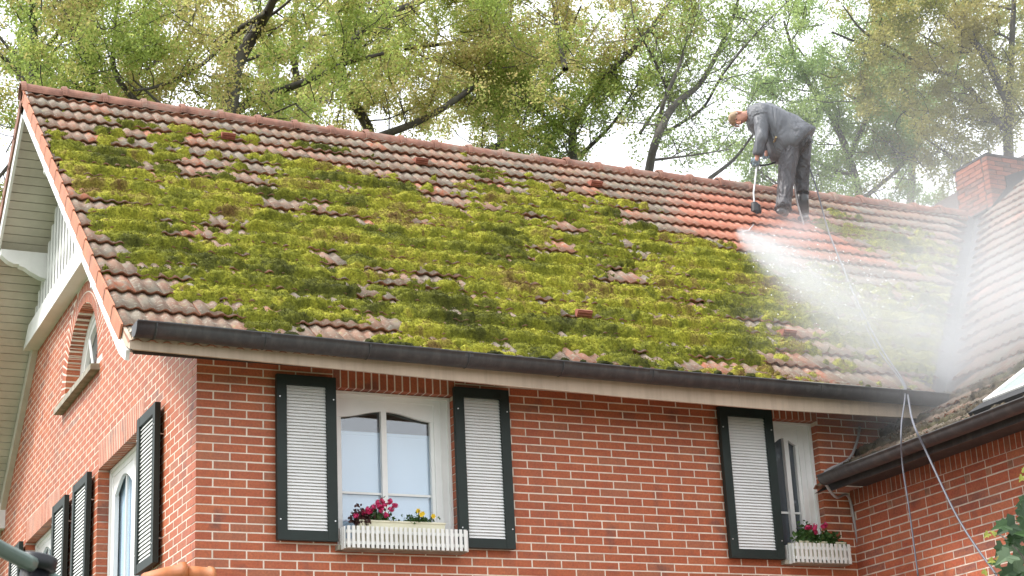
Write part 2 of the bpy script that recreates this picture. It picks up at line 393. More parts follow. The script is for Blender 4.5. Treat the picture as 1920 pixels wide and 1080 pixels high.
W1 = (1.06, 2.02, -1.30, -.10); W2 = (4.90, 5.36, -1.30, -.10)
front_open = [W1, W2]
WA = (1.62, 3.32, -1.62, -.055); WB = (5.05, 6.90, -1.62, -.055)
AC = (4.24, 1.02, .75)
gable_open = [WA, WB, (AC[0]-AC[2], AC[0]+AC[2], .95, 1.02)]
FW = 6.75
front_cut = [W1, W2, (W1[0]-.02, W1[1]+.02, -.10, .2), (W2[0]-.02, W2[1]+.02, -.10, .2)]
def front_first(row): return (0.0, 0.0) if row % 2 == 0 else (.125, -.125+.25)
front_b = bricks_for(0, FW, lambda z: (0, FW) if z < .15 else (0, 0), GROUND, front_cut, lambda r: ((0, 0) if r % 2 == 0 else (0, -.125)), front3)
SL = 3.865*C   # soldier height
# soldiers above front windows (bottom at -.10)
def soldiers(u0, u1, zb, h):
    n = round((u1-u0)/C); w_ = (u1-u0)/n
    return [(u0+i*w_+JV/2, u0+(i+1)*w_-JV/2, zb, zb+h) for i in range(n)]
front_b += soldiers(W1[0]-.02, W1[1]+.02, -.095, .155) + soldiers(W2[0]-.02, W2[1]+.02, -.095, .155)
BEAMZ = 2.02; JV = .021
def gable_lim(z):
    if z > BEAMZ+.1: return (0, 0)
    zz = max(z, 0)+.28
    return (0, 9) if z < 0 else (max(0, RY-(RZ-zz)/TP), min(9, RY+(RZ-zz)/TP))
gable_cut = gable_open[:2]+[(WA[0]-.02, WA[1]+.02, -.055, 3*C), (WB[0]-.02, WB[1]+.02, -.055, 3*C), (AC[0]-AC[2], AC[0]+AC[2], .95, 1.02), (AC[0]-.95, AC[0]+.95, 1.02, 1.03)]
gable_b = bricks_for(0, 9, gable_lim, GROUND, gable_cut, lambda r: ((.125, .125) if r % 2 == 0 else (0, 0)), gable3, arches=[(AC[0], AC[1], AC[2]+.21)])
gable_b += soldiers(WA[0]-.02, WA[1]+.02, -.05, 3*C-JT/2+.05)+soldiers(WB[0]-.02, WB[1]+.02, -.05, 3*C-JT/2+.05)
JV = .0115
# front corner bricks own the corner on even rows: gable bricks there start at .125; on odd rows gable bricks own it
front_b = [b for b in front_b]
fb = []
for b in front_b:
    row = -round((b[2]-JT/2)/C)-1
    if b[0] < .01 and row % 2 == 1 and b[3]-b[2] < .1: continue    # odd rows: the gable brick's header shows instead
    fb.append(b)
front_b = fb

class Pool(list): pass
pool = Pool()
def vis_score(b, to3):
    p = to3((b[0]+b[1])/2, 0, (b[2]+b[3])/2); x, y = pix(p)
    if not (-10 < x < 1930 and 0 < y < 1090): return 0
    a = pix(to3(b[0], 0, b[2])); c = pix(to3(b[1], 0, b[3])); return abs(a[0]-c[0])*abs(b[3]-b[2])*FPX/((Vector(p)-CAM).length)
def hidden_front(b):
    u = (b[0]+b[1])/2; z = (b[2]+b[3])/2
    for (a, c) in ((.56, 1.02), (1.98, 2.42), (4.32, 4.84)):
        if a < u < c and -1.25 < z < -.03: return True
    if z > -.02: return True
    return False
fwall = MB(); gwall = MB()
# mortar cores (12 cm thick, 6 mm behind the brick faces)
def core(mb, u0, u1, z0, z1, openings, to3, d0=.0014, d1=.13):
    us = sorted({u0, u1, *[o[0]-.007 for o in openings], *[o[1]+.007 for o in openings]}); zs = sorted({z0, z1, *[o[2] for o in openings], *[o[3]+.007 for o in openings]})
    for i in range(len(us)-1):
        for j in range(len(zs)-1):
            cu, cz = (us[i]+us[i+1])/2, (zs[j]+zs[j+1])/2
            if any(o[0] < cu < o[1] and o[2] < cz < o[3] for o in openings): continue
            O = Vector(to3(us[i], d0, zs[j])); mb.obox(O, Vector(to3(us[i+1], d0, zs[j]))-O, Vector(to3(us[i], d1, zs[j]))-O, (0, 0, zs[j+1]-zs[j]))
core(fwall, .003, FW, GROUND, .09, front_open, front3)
fw = fwall.build('front_wall', M['mortar'], house)
core(gwall, .131, 8.99, GROUND, -.0, gable_open[:2], gable3)
# gable triangle around the arch
def gable_poly_core(mb):
    cu, cz, r = AC; r += .005
    zt = BEAMZ+.16
    hw = lambda z: (RZ-.28-z)/TP
    x0 = .0012; x1 = .13
    step = .03; z = 0.001
    while z < zt:
        za, zb = z, min(z+step, zt)
        a0, a1 = max(.131, RY-hw(zb)), min(8.99, RY+hw(zb))
        segs = [(a0, a1)]
        zm = (za+zb)/2
        if .95 < zm < cz+r:
            h = r if zm < cz else math.sqrt(r*r-(zm-cz)**2)
            segs = [(a0, cu-h), (cu+h, a1)]
        for (p, q) in segs: mb.box(x0, x1, p, q, za, zb)
        z += step
gable_poly_core(gwall)
gw = gwall.build('gable_wall', M['mortar'], house)

ALLB = [(vis_score(b, front3)*(0 if hidden_front(b) else 1), b, front3, fw, 'f') for b in front_b]+[(vis_score(b, gable3), b, gable3, gw, 'g') for b in gable_b]
def emit_bricks(ALLB, mat, limit=300):
    ALLB.sort(key=lambda t: -t[0])
    shared = {}
    rest = {}
    for i, (s, b, to3, par, key) in enumerate(ALLB):
        if i < limit and s > 0:
            w_, h_ = round(b[1]-b[0], 3), round(b[3]-b[2], 3); v = random.randrange(14)
            kk = (w_, h_, v, key)
            if kk not in shared:
                m_ = MB(); brick_box(m_, (0, w_, 0, h_), lambda u, d, z: (Vector(to3(u, d, z))-Vector(to3(0, 0, 0))), brick_rnd()); shared[kk] = m_.mesh('brick')
            o = link('brick', shared[kk], mat, par, world=True); o.location = to3(b[0], 0, b[2])
        else:
            rest.setdefault(key, (MB(), par)); brick_box(rest[key][0], b, to3, brick_rnd())
    for key, (m_, par) in rest.items(): m_.build('remaining_bricks', mat, par, kind='stuff')
emit_bricks(ALLB, M['brick'])
# arch ring of radial bricks, one object each, and reveal bricks round the opening
def radial(cu, cz, r0_, r1_, n, a0=0, a1=math.pi, to3=gable3, mat=M['brick'], par=gw, dep=.14, name='arch_brick'):
    for i in range(n):
        t0 = a0+(a1-a0)*(i+.14)/n; t1 = a0+(a1-a0)*(i+.86)/n; m_ = MB()
        pts = [to3(cu+r*math.cos(t), -.0015+random.uniform(-.0006, .0006), cz+r*math.sin(t)) for r, t in ((r0_, t0), (r1_, t0), (r1_, t1), (r0_, t1))]
        m_.prism(pts, Vector(to3(0, dep, 0))-Vector(to3(0, 0, 0)), 0, brick_rnd()); m_.build(name, mat, par)
radial(AC[0], AC[1], .75, .845, 38); radial(AC[0], AC[1], .858, .955, 38)

# gable triangle dark void behind the slats
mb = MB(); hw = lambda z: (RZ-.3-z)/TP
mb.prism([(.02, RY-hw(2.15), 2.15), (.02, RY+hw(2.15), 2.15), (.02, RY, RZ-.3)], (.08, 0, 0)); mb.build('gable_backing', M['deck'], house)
# tie beam
mb = MB(); zb0, zb1 = 1.99, 2.2
mb.prism([(-.15, RY-hw(zb0)+.05, zb0), (-.15, RY+hw(zb0)-.05, zb0), (-.15, RY+hw(zb1)-.05, zb1), (-.15, RY-hw(zb1)+.05, zb1)], (.15, 0, 0)); mb.build('tie_beam', M['white'], house)
# vertical slats of the gable screen
y = RY-hw(zb1)+.12; me_n = 0
while y < RY+hw(zb1)-.12:
    zt = RZ-.33-abs(y+.05-RY)*TP
    if zt-zb1 > .08:
        mb = MB(); mb.box(-.11, -.085, y, y+.085, zb1-.02, zt); mb.build('gable_slat', M['white'], house)
    y += .158
mb = MB(); mb.box(-.084, -.06, RY-hw(zb1)+.3, RY+hw(zb1)-.3, 2.5, 2.6); mb.build('slat_rail', M['white'], house)

# ---- roof geometry helpers (frame: X, s down-slope from ridge)
NM = Vector((0, -math.sin(PM), math.cos(PM))); SD = Vector((0, -math.cos(PM), -math.sin(PM)))
def RP(x, s, h=0): return Vector((x, RY, RZ))+SD*s+NM*h
TW, EX, NROW, S0 = .21, .352, 18, .187
def sag(x): return -.035*math.sin(max(0, min(1, (x+.6)/11.8))*math.pi)
def valley_x(y): return y+6.81
# bare deck under the tiles, front and back slopes
mb = MB()
ye = -.44
z_at = lambda y: RZ-(RY-y)*TP
mb.prism([(-.56, ye, z_at(ye)-.075), (valley_x(ye), ye, z_at(ye)-.075), (valley_x(RY), RY, RZ-.075), (-.56, RY, RZ-.075)], NM*-.05)
N2 = Vector((0, math.sin(PM), math.cos(PM)))
mb.prism([(-.56, 9.5, z_at(-.5)-.06), (13, 9.5, z_at(-.5)-.06), (13, RY, RZ-.07), (-.56, RY, RZ-.07)], N2*-.05)
roof = mb.build('roof', M['deck'], house)
mb = MB(); mb.prism([(-.5, 9.5, z_at(-.5)-.0), (13, 9.5, z_at(-.5)-.0), (13, RY+.05, RZ-.04), (-.5, RY+.05, RZ-.04)], N2*-.05)
mb.build('back_slope', M['ridge'], house)

# ---- one tile
SEG = 10
def wave(t):   # t in waves
    return .0098*math.tanh(1.5*math.cos(2*math.pi*(t-.5))+.15)/.9
def tile_geo(w=TW, ln=EX+.05, waves=2, lift=.027):
    V = []; F = []
    n = SEG
    for (yy, hh) in ((0, lift), (ln, lift-(lift+.004)*ln/(EX+.0)*1.0)):
        for i in range(n+1):
            V.append((w*i/n, yy, hh+wave(waves*i/n)))
    for i in range(n+1): V.append((w*i/n, .002, lift-.010+wave(waves*i/n)*.96))       # lower lip of the front edge
    for i in range(n+1): V.append((w*i/n, .030, lift-.010+wave(waves*i/n)*.96))
    for i in range(n+1): V.append((w*i/n, .032, -.012))
    r = lambda k, i: k*(n+1)+i
    for i in range(n): F.append((r(0, i), r(0, i+1), r(1, i+1), r(1, i)))
    for i in range(n): F.append((r(2, i), r(2, i+1), r(0, i+1), r(0, i)))
    for i in range(n): F.append((r(3, i), r(3, i+1), r(2, i+1), r(2, i)))
    for i in range(n): F.append((r(4, i), r(4, i+1), r(3, i+1), r(3, i)))
    F.append((r(0, 0), r(1, 0), r(4, 0), r(2, 0)))
    return V, F
TV, TF = tile_geo()
TVa = np.array(TV)

def clean_mask(x, s):
    # area already washed by the worker (roof coordinates)
    n = float(fbm(x*1.3, s*1.3, 3, 11))-.5
    left = np.interp(s, [.4, .8, 1.3, 2.2, 2.9], [7.1, 6.7, 6.15, 6.2, 6.8])
    right = np.interp(s, [.4, 1.0, 1.9, 2.8], [8.2, 8.3, 8.5, 8.7])
    e = min((x-left)*.8, (right-x)*.8, (s-.45)*1.1, (2.95-s)*.9)
    return max(0.0, min(1.0, .42+(e+n*1.0)*1.15))
def clean_mask_annex(x, s):
    n = float(fbm(x*1.1, s*1.1, 3, 5))-.5
    return max(0, min(1, .18+n*1.2))

def moss_density(x, s):
    """cover of moss on the main front slope: above ~.42 moss grows"""
    x = np.asarray(x, float); s = np.asarray(s, float)
    uni = lambda n: np.clip((n-.5)/.40+.5, 0, 1)
    row = np.floor((s-S0+.06+.05*(vnoise(x*3, s*0, 8)-.5))/EX)+1
    nr = uni(fbm(x*1.9+row*13.7, row*5.13, 3, 61)); n = uni(fbm(x*.8, s*1.1, 3, 21)); nf = fbm(x*8, s*10, 3, 33)-.5+.9*(fbm(x*2.6, s*4.4, 2, 133)-.5)
    top = np.interp(x, [-.6, .4, 1.2, 2.2, 3.2, 4.5, 5.2, 5.7, 6.1, 6.7, 7.9, 8.2, 9.2, 11], [1.35, 1.6, 1.75, 1.45, 1.75, 1.35, 1.5, 1.9, 2.7, 3.1, 3.0, 1.6, 1.4, 1.9])
    bare = np.interp(s-top, [-1.2, -.45, 0, .5, .9, 1.6], [1.0, .92, .70, .42, .26, .22])
    left = np.interp(s, [0, 1.2, 2, 3, 4, 4.8, 5.4, 5.9, 6.4], [-.50, -.56, -.56, -.52, -.44, -.40, -.25, .25, .1])
    bare = np.maximum(bare, np.interp(x-left, [-.1, .05, .35], [1.0, .62, .0]))
    low = np.interp(s, [3.7, 4.3, 5.1, 5.8, 6.3], [.1, .30, .42, .52, .58])*np.interp(x, [-.6, .4, 1.0, 4.5, 5.5, 7], [.4, .8, 1, .8, .9, 1.2])
    mid = .22*np.exp(-((x-.9-(s-2.0)*.9)/.45)**2)*(s > 1.6)*(s < 3.4)
    bare = np.clip(np.maximum(bare, low)+mid, 0, 1)
    bare = np.where(x > 8, np.maximum(bare, .30), bare)
    u = .50*nr+.32*n+.18*uni(fbm(x*4.5, s*7, 2, 171))
    cov = .42+(u-(.12+.70*bare))*1.5+nf*1.25
    cov = np.where(bare > .97, cov-.5, cov)
    left_c = np.interp(s, [.4, .8, 1.3, 2.2, 2.9], [6.9, 6.4, 5.9, 6.0, 6.7]); right_c = np.interp(s, [.4, 1.0, 1.9, 2.8], [8.0, 8.1, 8.2, 8.4])
    cl = np.minimum.reduce([x-left_c, right_c-x, s-.45, 2.7-s])
    return np.where(cl > -.02+.3*nf, cov-.9, cov)

def emit_tiles(specs, frame, mat, parent, cleanf, limit, rowname='roof_tile'):
    """specs: (x, s, w, score, clip) ; frame(x, s, h) -> world"""
    specs = sorted(specs, key=lambda t: -t[3])
    O0 = frame(0, 0, 0); ux = (frame(1, 0, 0)-O0); us = -(frame(0, 1, 0)-O0); un = frame(0, 0, 1)-O0
    B = np.array([ux, us, un])
    rest_v = []; rest_f = []; rest_a = []; rest_c = []; nb = 0
    shared = {}
    TFn = TF
    for i, (x, s, w_, sc, lo) in enumerate(specs):
        tilt = random.uniform(-.004, .004)
        cm = cleanf(x+w_/2, s-.15)
        key = (round(w_, 3), random.randrange(7), int(cm*5+.5), lo)
        if i < limit and sc > 0:
            if key not in shared:
                loc = TVa.copy(); loc[:, 0] *= w_/TW
                if lo:   # mirrored / shortened tile
                    loc[:, 1] *= lo
                me = bpy.data.meshes.new('roof_tile'); me.from_pydata([tuple(p) for p in loc@B], [], TFn)
                a_ = me.attributes.new('rnd', 'FLOAT', 'FACE'); a_.data.foreach_set('value', [random.random()]*len(TFn))
                c_ = me.attributes.new('clean', 'FLOAT', 'FACE'); c_.data.foreach_set('value', [cm]*len(TFn))
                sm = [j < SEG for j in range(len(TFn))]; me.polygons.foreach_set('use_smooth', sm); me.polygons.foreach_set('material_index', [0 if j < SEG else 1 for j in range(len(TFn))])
                shared[key] = me
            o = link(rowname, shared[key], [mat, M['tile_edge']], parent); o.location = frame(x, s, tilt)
        else:
            loc = TVa.copy(); loc[:, 0] *= w_/TW
            if lo: loc[:, 1] *= lo
            P = loc@B+np.array(frame(x, s, tilt))
            rest_v.append(P); rest_f.extend([tuple(j+nb for j in f) for f in TFn]); nb += len(P)
            rest_a.extend([random.random()]*len(TFn)); rest_c.extend([cm]*len(TFn))
    if rest_v:
        me = bpy.data.meshes.new('remaining_tiles'); me.from_pydata(np.concatenate(rest_v).tolist(), [], rest_f)
        a_ = me.attributes.new('rnd', 'FLOAT', 'FACE'); a_.data.foreach_set('value', rest_a)
        c_ = me.attributes.new('clean', 'FLOAT', 'FACE'); c_.data.foreach_set('value', rest_c)
        me.polygons.foreach_set('use_smooth', [(j % len(TFn)) < SEG for j in range(len(rest_f))])
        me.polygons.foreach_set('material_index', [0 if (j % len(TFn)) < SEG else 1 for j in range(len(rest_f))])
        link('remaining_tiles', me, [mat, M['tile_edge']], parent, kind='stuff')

def main_frame(x, s, h): return RP(x, s, h-.03)+Vector((0, 0, sag(x)*.0))
specs = []
vents = [(1.24, 0), (3.33, 0), (5.40, 0), (3.41, 0), (5.49, 0)]
vent_pos = [(1.24, .89), (3.33, .89), (5.40, .89), (3.42, 5.115), (5.48, 5.115)]
for r_ in range(NROW):
    s = S0+EX*r_; yv = RY-s*math.cos(PM); xe = valley_x(yv)-.075
    x = -.60
    while x < xe-.02:
        w_ = min(TW, xe-x)
        c = RP(x+.1, s, 0); px = pix(c)
        mc = float(moss_density(x+.1, s-.12))
        vis = (0 < px[0] < 1920 and 0 < px[1] < 1080)*(1.0 if mc < .45 else .12)/(c-CAM).length**2
        if w_ > .06: specs.append((x, s, w_, vis, .45 if r_ == 0 else 0))
        x += TW
specs += [(x_, S0+EX*(NROW)-.08, TW, 0, 0) for x_ in np.arange(-.6, 6.1, TW)]
emit_tiles(specs, main_frame, M['tile'], roof, clean_mask, 300)
for (x, s) in vent_pos:      # little red ventilation hoods
    mb = MB(); ux, us, un = Vector((1, 0, 0)), SD, NM
    O = RP(x, s, 0)
    mb.prism([O-us*.11-un*.01, O-un*.01+us*.012, O+un*.058+us*.012, O+un*.052-us*.02], ux*.14)
    for kz in (.012, .034): mb.obox(O+un*kz+us*.012+ux*.008, ux*.124, us*.010, un*.010)
    mb.build('ventilation_hood', M['hood'], roof)
# verge flanges along the near slope and the far slope
for r_ in range(NROW):
    s = S0+EX*r_
    for side in (0, 1):
        n_, d_ = (NM, SD) if side == 0 else (Vector((0, math.sin(PM), math.cos(PM))), Vector((0, math.cos(PM), -math.sin(PM))))
        O = Vector((-.605, RY, RZ))+d_*(s+.01)
        mb = MB(); up = O-d_*(EX+.02)
        a0, a1 = .006, -.010
        if r_ == 0: up = Vector((-.605, RY, RZ))+d_*.0
        mb.prism([O+n_*a0, up+n_*(a1), up-n_*.128, O-n_*.112], (-.016, 0, 0))
        mb.build('verge_tile', M['verge'] if side == 0 else M['ridge'], roof)
# ridge tiles: half-round, collar at the overlap
for i in range(30):
    x0 = -.64+i*.405; x1 = x0+.43
    if x1 > 11.45: break
    mb = MB(); rings = []; dz = random.uniform(-.006, .006)
    for (xx, rr) in ((x0, .112), (x0+.045, .117), (x0+.06, .100), (x1-.02, .092)):
        c = Vector((xx, RY, RZ-.075+sag(xx)+dz)); rings.append((c, Vector((0, rr*1.12, 0)), Vector((0, 0, rr*1.25))))
    seg = 14; V = []
    for (c, ux, uy) in rings:
        for k in range(seg+1):
            an = math.pi*k/seg; V.append(c+ux*math.cos(an)+uy*math.sin(an))
        for k in range(seg, -1, -1):
            an = math.pi*k/seg; V.append(c+ux*math.cos(an)*.86+uy*math.sin(an)*.86)
    q = 2*(seg+1); F = []
    for j in range(3):
        for k in range(q): F.append((j*q+k, (j+1)*q+k, (j+1)*q+(k+1) % q, j*q+(k+1) % q))
    for k in range(seg):
        F.append((k, k+1, q-2-k, q-1-k)); F.append((3*q+k, 3*q+q-1-k, 3*q+q-2-k, 3*q+k+1))
    mb.add(V, F, 0, random.random()); mb.build('ridge_tile', M['ridge'], roof)

# barge boards (white) near and far, soffit boards, rake trims
def slope_pt(side, s, h=0):
    n_, d_ = (NM, SD) if side == 0 else (Vector((0, math.sin(PM), math.cos(PM))), Vector((0, math.cos(PM), -math.sin(PM))))
    return Vector((0, RY, RZ))+d_*s+n_*h
for side in (0, 1):
    mb = MB(); a = slope_pt(side, -.02, -.10); b_ = slope_pt(side, 6.40, -.10); n_ = NM if side == 0 else Vector((0, math.sin(PM), math.cos(PM)))
    mb.prism([a+Vector((-.603, 0, 0)), b_+Vector((-.603, 0, 0)), b_+Vector((-.603, 0, -.03))-n_*.045, slope_pt(side, 6.20, -.10)+Vector((-.603, 0, 0))-n_*.115, a+Vector((-.603, 0, 0))-n_*.115-Vector((0, 0, .03))], (.028, 0, 0))
    mb.build('barge_board', M['white'], house)
    s = .12
    while s < 6.3:
        mb = MB(); p = slope_pt(side, s, -.15); q = slope_pt(side, s+.092, -.15)
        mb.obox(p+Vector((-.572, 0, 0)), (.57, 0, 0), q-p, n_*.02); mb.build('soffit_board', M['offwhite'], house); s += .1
    mb = MB(); a = slope_pt(side, .2, -.172); b_ = slope_pt(side, 6.2 if side else 5.55, -.172)
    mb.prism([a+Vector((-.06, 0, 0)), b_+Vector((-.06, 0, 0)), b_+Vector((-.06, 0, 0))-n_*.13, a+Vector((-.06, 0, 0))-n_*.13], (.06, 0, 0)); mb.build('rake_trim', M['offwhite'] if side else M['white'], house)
# carved purlin ends
def purlin(Yc, ztop, thick=.11):
    pts = [(0, 0), (0, -.29)]
    pts += [(-.10, -.285), (-.17, -.27), (-.26, -.225), (-.33, -.18), (-.385, -.165), (-.385, -.15), (-.44, -.15), (-.50, -.125), (-.55, -.085), (-.575, -.06), (-.575, 0)]
    mb = MB(); mb.prism([(x, Yc-thick/2, ztop+z) for x, z in pts], (0, thick, 0)); mb.build('carved_purlin', M['white'], house)
purlin(5.72, 2.78); purlin(3.28, 2.78); purlin(8.35, .66); purlin(1.0, .93)

# soffit, fascia and gutter of the main eave
XE = 6.33
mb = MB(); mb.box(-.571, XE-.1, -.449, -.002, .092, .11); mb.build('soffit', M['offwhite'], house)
mb = MB(); fz = [(-.577, -.066), (.94, -.096), (2.30, -.128), (3.40, -.150), (4.58, -.160), (5.6, -.150), (XE-.05, -.140)]
mb.prism([(x, -.472, z) for x, z in fz]+[(XE-.05, -.472, .088), (-.577, -.472, .088)], (0, .022, 0)); mb.build('fascia', M['fascia'], house)
mb = MB(); mb.prism([(-.598, -.47, -.065), (-.598, -.47, .0), (-.598, .1, .42), (-.598, .1, .2)], (.021, 0, 0)); mb.build('eave_end_board', M['fascia'], house)
def gutter(P0, P1, outv, R_=.078, parent=house, mat=M['gutter'], gsag=.0, name='gutter'):
    P0, P1, outv = Vector(P0), Vector(P1), Vector(outv); up = Vector((0, 0, 1)); n = 26; seg = 12; V = []; F = []
    for i in range(n+1):
        c = P0.lerp(P1, i/n)+up*(-gsag*math.sin(math.pi*i/n)+random.uniform(-.0015, .0015))
        prof = [(-R_, .022), *[(-R_*math.cos(math.pi*k/seg), -R_*math.sin(math.pi*k/seg)) for k in range(seg+1)], (R_+.012, .004), (R_+.012, .014), (R_-.002, .014)]
        inner = [(R_-.005, -.002), *[((R_-.005)*math.cos(math.pi*k/seg), -(R_-.005)*math.sin(math.pi*k/seg)) for k in range(1, seg)], (-R_+.004, .02)]
        pr = prof+inner; q = len(pr)
        for (a, b2) in pr: V.append(c+outv*a+up*b2)
    for i in range(n):
        for k in range(q): F.append((i*q+k, i*q+(k+1) % q, (i+1)*q+(k+1) % q, (i+1)*q+k))
    F.append(tuple(range(q))); F.append(tuple(n*q+k for k in range(q-1, -1, -1)))
    mb = MB(); mb.add(V, F); g = mb.build(name, mat, parent, smooth=False)
    me = g.data; me.polygons.foreach_set('use_smooth', [True]*(len(F)-2)+[False]*2)
    for e in (P0, P1):      # end caps
        mb = MB(); t = (P1-P0).normalized()*.004
        mb.prism([e-t+outv*(-R_)+up*.01]+[e-t+outv*(-R_*math.cos(math.pi*k/seg))-up*R_*math.sin(math.pi*k/seg) for k in range(seg+1)]+[e-t+outv*R_+up*.01], t*2); mb.build('end_cap', mat, g)
    return g
g1 = gutter((-.585, -.553, .083), (XE+.02, -.553, .030), (0, -1, 0), R_=.084, gsag=.018)
for i in range(9):
    x = -.45+i*.78; mb = MB(); c = Vector((x, -.553, .085-.04*i/8.8-.02*math.sin(math.pi*(x+.585)/6.9)))
    mb.tube([c+Vector((0, -.089*math.cos(t), -.089*math.sin(t))) for t in [math.pi*k/10 for k in range(11)]], .006, 6); mb.build('gutter_bracket', M['gutter'], g1)
    if i % 2 == 1:
        mb = MB(); rg = []
        for dx in (-.035, .035):
            rg.append([c+Vector((dx, -.0865*math.cos(t), -.0865*math.sin(t))) for t in [math.pi*k/10 for k in range(11)]])
        V = rg[0]+rg[1]; mb.add(V, [(k, k+1, k+12, k+11) for k in range(10)]); mb.build('gutter_joint', M['gutter'], g1)

# ------------------------------------------------------------------ windows
def shutter(parent_house, O, U, W, z0, z1, out, th=.045, nslat=46):
    """louvred shutter: O lower-left corner on the wall face, U horizontal unit, out outward unit"""
    O, U, out = Vector(O), Vector(U), Vector(out); up = Vector((0, 0, 1)); H = z1-z0
    O = Vector((O.x, O.y, z0))+out*.028
    fr = .075
    mb = MB()
    mb.obox(O, U*fr, out*th, up*H); mb.obox(O+U*(W-fr), U*fr, out*th, up*H)
    mb.obox(O+U*fr+up*0, U*(W-2*fr), out*(th-.002), up*fr*.95); mb.obox(O+U*fr+up*(H-fr*1.0), U*(W-2*fr), out*(th-.002), up*fr*1.0)
    mb.obox(O+U*(fr-.01)+up*.03, U*(W-2*fr+.02), out*.006, up*(H-.06))
    s = mb.build('shutter', M['green'], parent_house)
    h = (H-2*fr)/nslat
    m2 = MB(); base = up*0
    hh = h*1.12
    c0 = Vector((0, 0, 0))
    m2.obox(c0, U*(W-2*fr-.004), out*.006, up*hh*.10)
    V0 = c0+out*.026
    m2.prism([V0, V0+out*.007, c0+out*.012+up*hh, c0+out*.005+up*hh], U*(W-2*fr-.004))
    me = m2.mesh('shutter_slat')
    for i in range(nslat):
        o = link('shutter_slat', me, M['slat'], s); o.location = O+U*(fr+.002)+up*(fr+i*h+.001)
    for uz in (.12, .86):
        for uu in (.022, W-.022):
            m3 = MB(); c = O+U*uu+up*(H*uz)+out*(th-.001); m3.tube([c, c+out*.006], .006, 6); m3.build('screw_cap', M['steel'], s)
    # wall hooks
    for uz in (.15, .8):
        m3 = MB(); c = O+U*(W-.01)+up*(H*uz)-out*.028; m3.tube([c, c+out*.04], .006, 6); m3.build('hinge_pin', M['steel'], s)
    return s
shutter(house, (.582, 0, 0), (1, 0, 0), .459, -1.278, -.045, (0, -1, 0))
shutter(house, (2.003, 0, 0), (1, 0, 0), .458, -1.290, -.045, (0, -1, 0))
shutter(house, (4.369, 0, 0), (1, 0, 0), .511, -1.300, -.045, (0, -1, 0))
for (a, b_) in ((.95, 1.55), (3.45, 4.09), (4.45, 5.06), (6.86, 7.48)):
    shutter(house, (0, b_, 0), (0, -1, 0), b_-a, -1.285, -.04, (-1, 0, 0), nslat=34)

def win_front(W, mull, twin=True):
    a, b_, z0, z1 = W; y0 = .105
    mb = MB(); f = .055
    mb.box(a+.0, a+f, y0, y0+.05, z0, z1); mb.box(b_-f-.07, b_, y0, y0+.05, z0, z1); mb.box(a+f, b_-f-.07, y0, y0+.05, z1-f, z1); mb.box(a+f, b_-f-.07, y0, y0+.05, z0, z0+f)
    mb.box(b_-.018, b_, y0-.03, y0, z0, z1-.02); mb.box(b_-.075, b_-.068, y0-.006, y0, z0, z1-.03)
    mb.box(a, b_, y0-.03, y0, z1-.018, z1)
    win = mb.build('window', M['frame'], house)
    xa, xb = a+f, b_-f-.07
    # sash with curved head
    n = 20; zt = z1-f
    lower = [(xa+(xb-xa)*i/n, z1-.20+.062*(.5-.5*math.cos(2*math.pi*i/n))+.008) for i in range(n+1)]
    mb = MB()
    for i in range(n):
        (p, zp), (q, zq) = lower[i], lower[i+1]
        mb.prism([(p, y0+.008, zp), (q, y0+.008, zq), (q, y0+.008, zt), (p, y0+.008, zt)], (0, .03, 0))
    mb.build('curved_head_panel', M['frame'], win)
    mb = MB(); s_ = .028
    mb.box(xa, xa+s_, y0+.012, y0+.045, z0+f, lower[0][1]); mb.box(xb-s_, xb, y0+.012, y0+.045, z0+f, lower[-1][1]); mb.box(xa+s_, xb-s_, y0+.012, y0+.045, z0+f, z0+f+s_)
    mb.build('sash', M['frame'], win)
    mb = MB(); mb.box(mull-.021, mull+.021, y0+.004, y0+.044, z0+f+s_, z1-.13); mb.build('mullion', M['frame'], win)
    mb = MB(); mb.box(xa+s_, mull-.021, y0+.034, y0+.046, -.875, -.858); mb.box(mull+.021, xb-s_, y0+.034, y0+.046, -.875, -.858); mb.build('glazing_bar', M['frame'], win)
    for (p, q) in ((xa+s_, mull-.021), (mull+.021, xb-s_)):
        mb = MB(); mb.box(p-.005, q+.005, y0+.047, y0+.052, z0+f, z1-.10); mb.build('pane', M['glass'] if twin else M['darkglass'], win)
    mb = MB(); mb.box(a-.02, b_+.02, -.06, y0, z0-.035, z0-.001); mb.build('window_sill', M['stone'], win)
    return win
win_front(W1, 1.484); win_front(W2, 5.115, False)
mb = MB(); mb.box(W1[0]+.04, W1[1]-.08, .172, .176, W1[2]+.03, -.385); mb.box(W1[0]+.04, W1[1]-.08, .166, .172, -.41, -.395); mb.build('reflection_sheet', M['sky_reflection'], house)  # sheet added behind the glass to imitate reflected sky below a dark band
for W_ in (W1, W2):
    mb = MB(); mb.box(W_[0]-.3, W_[1]+.3, .75, .8, W_[2]-.3, W_[3]+.3); mb.build('room_back', M['deck'], house)

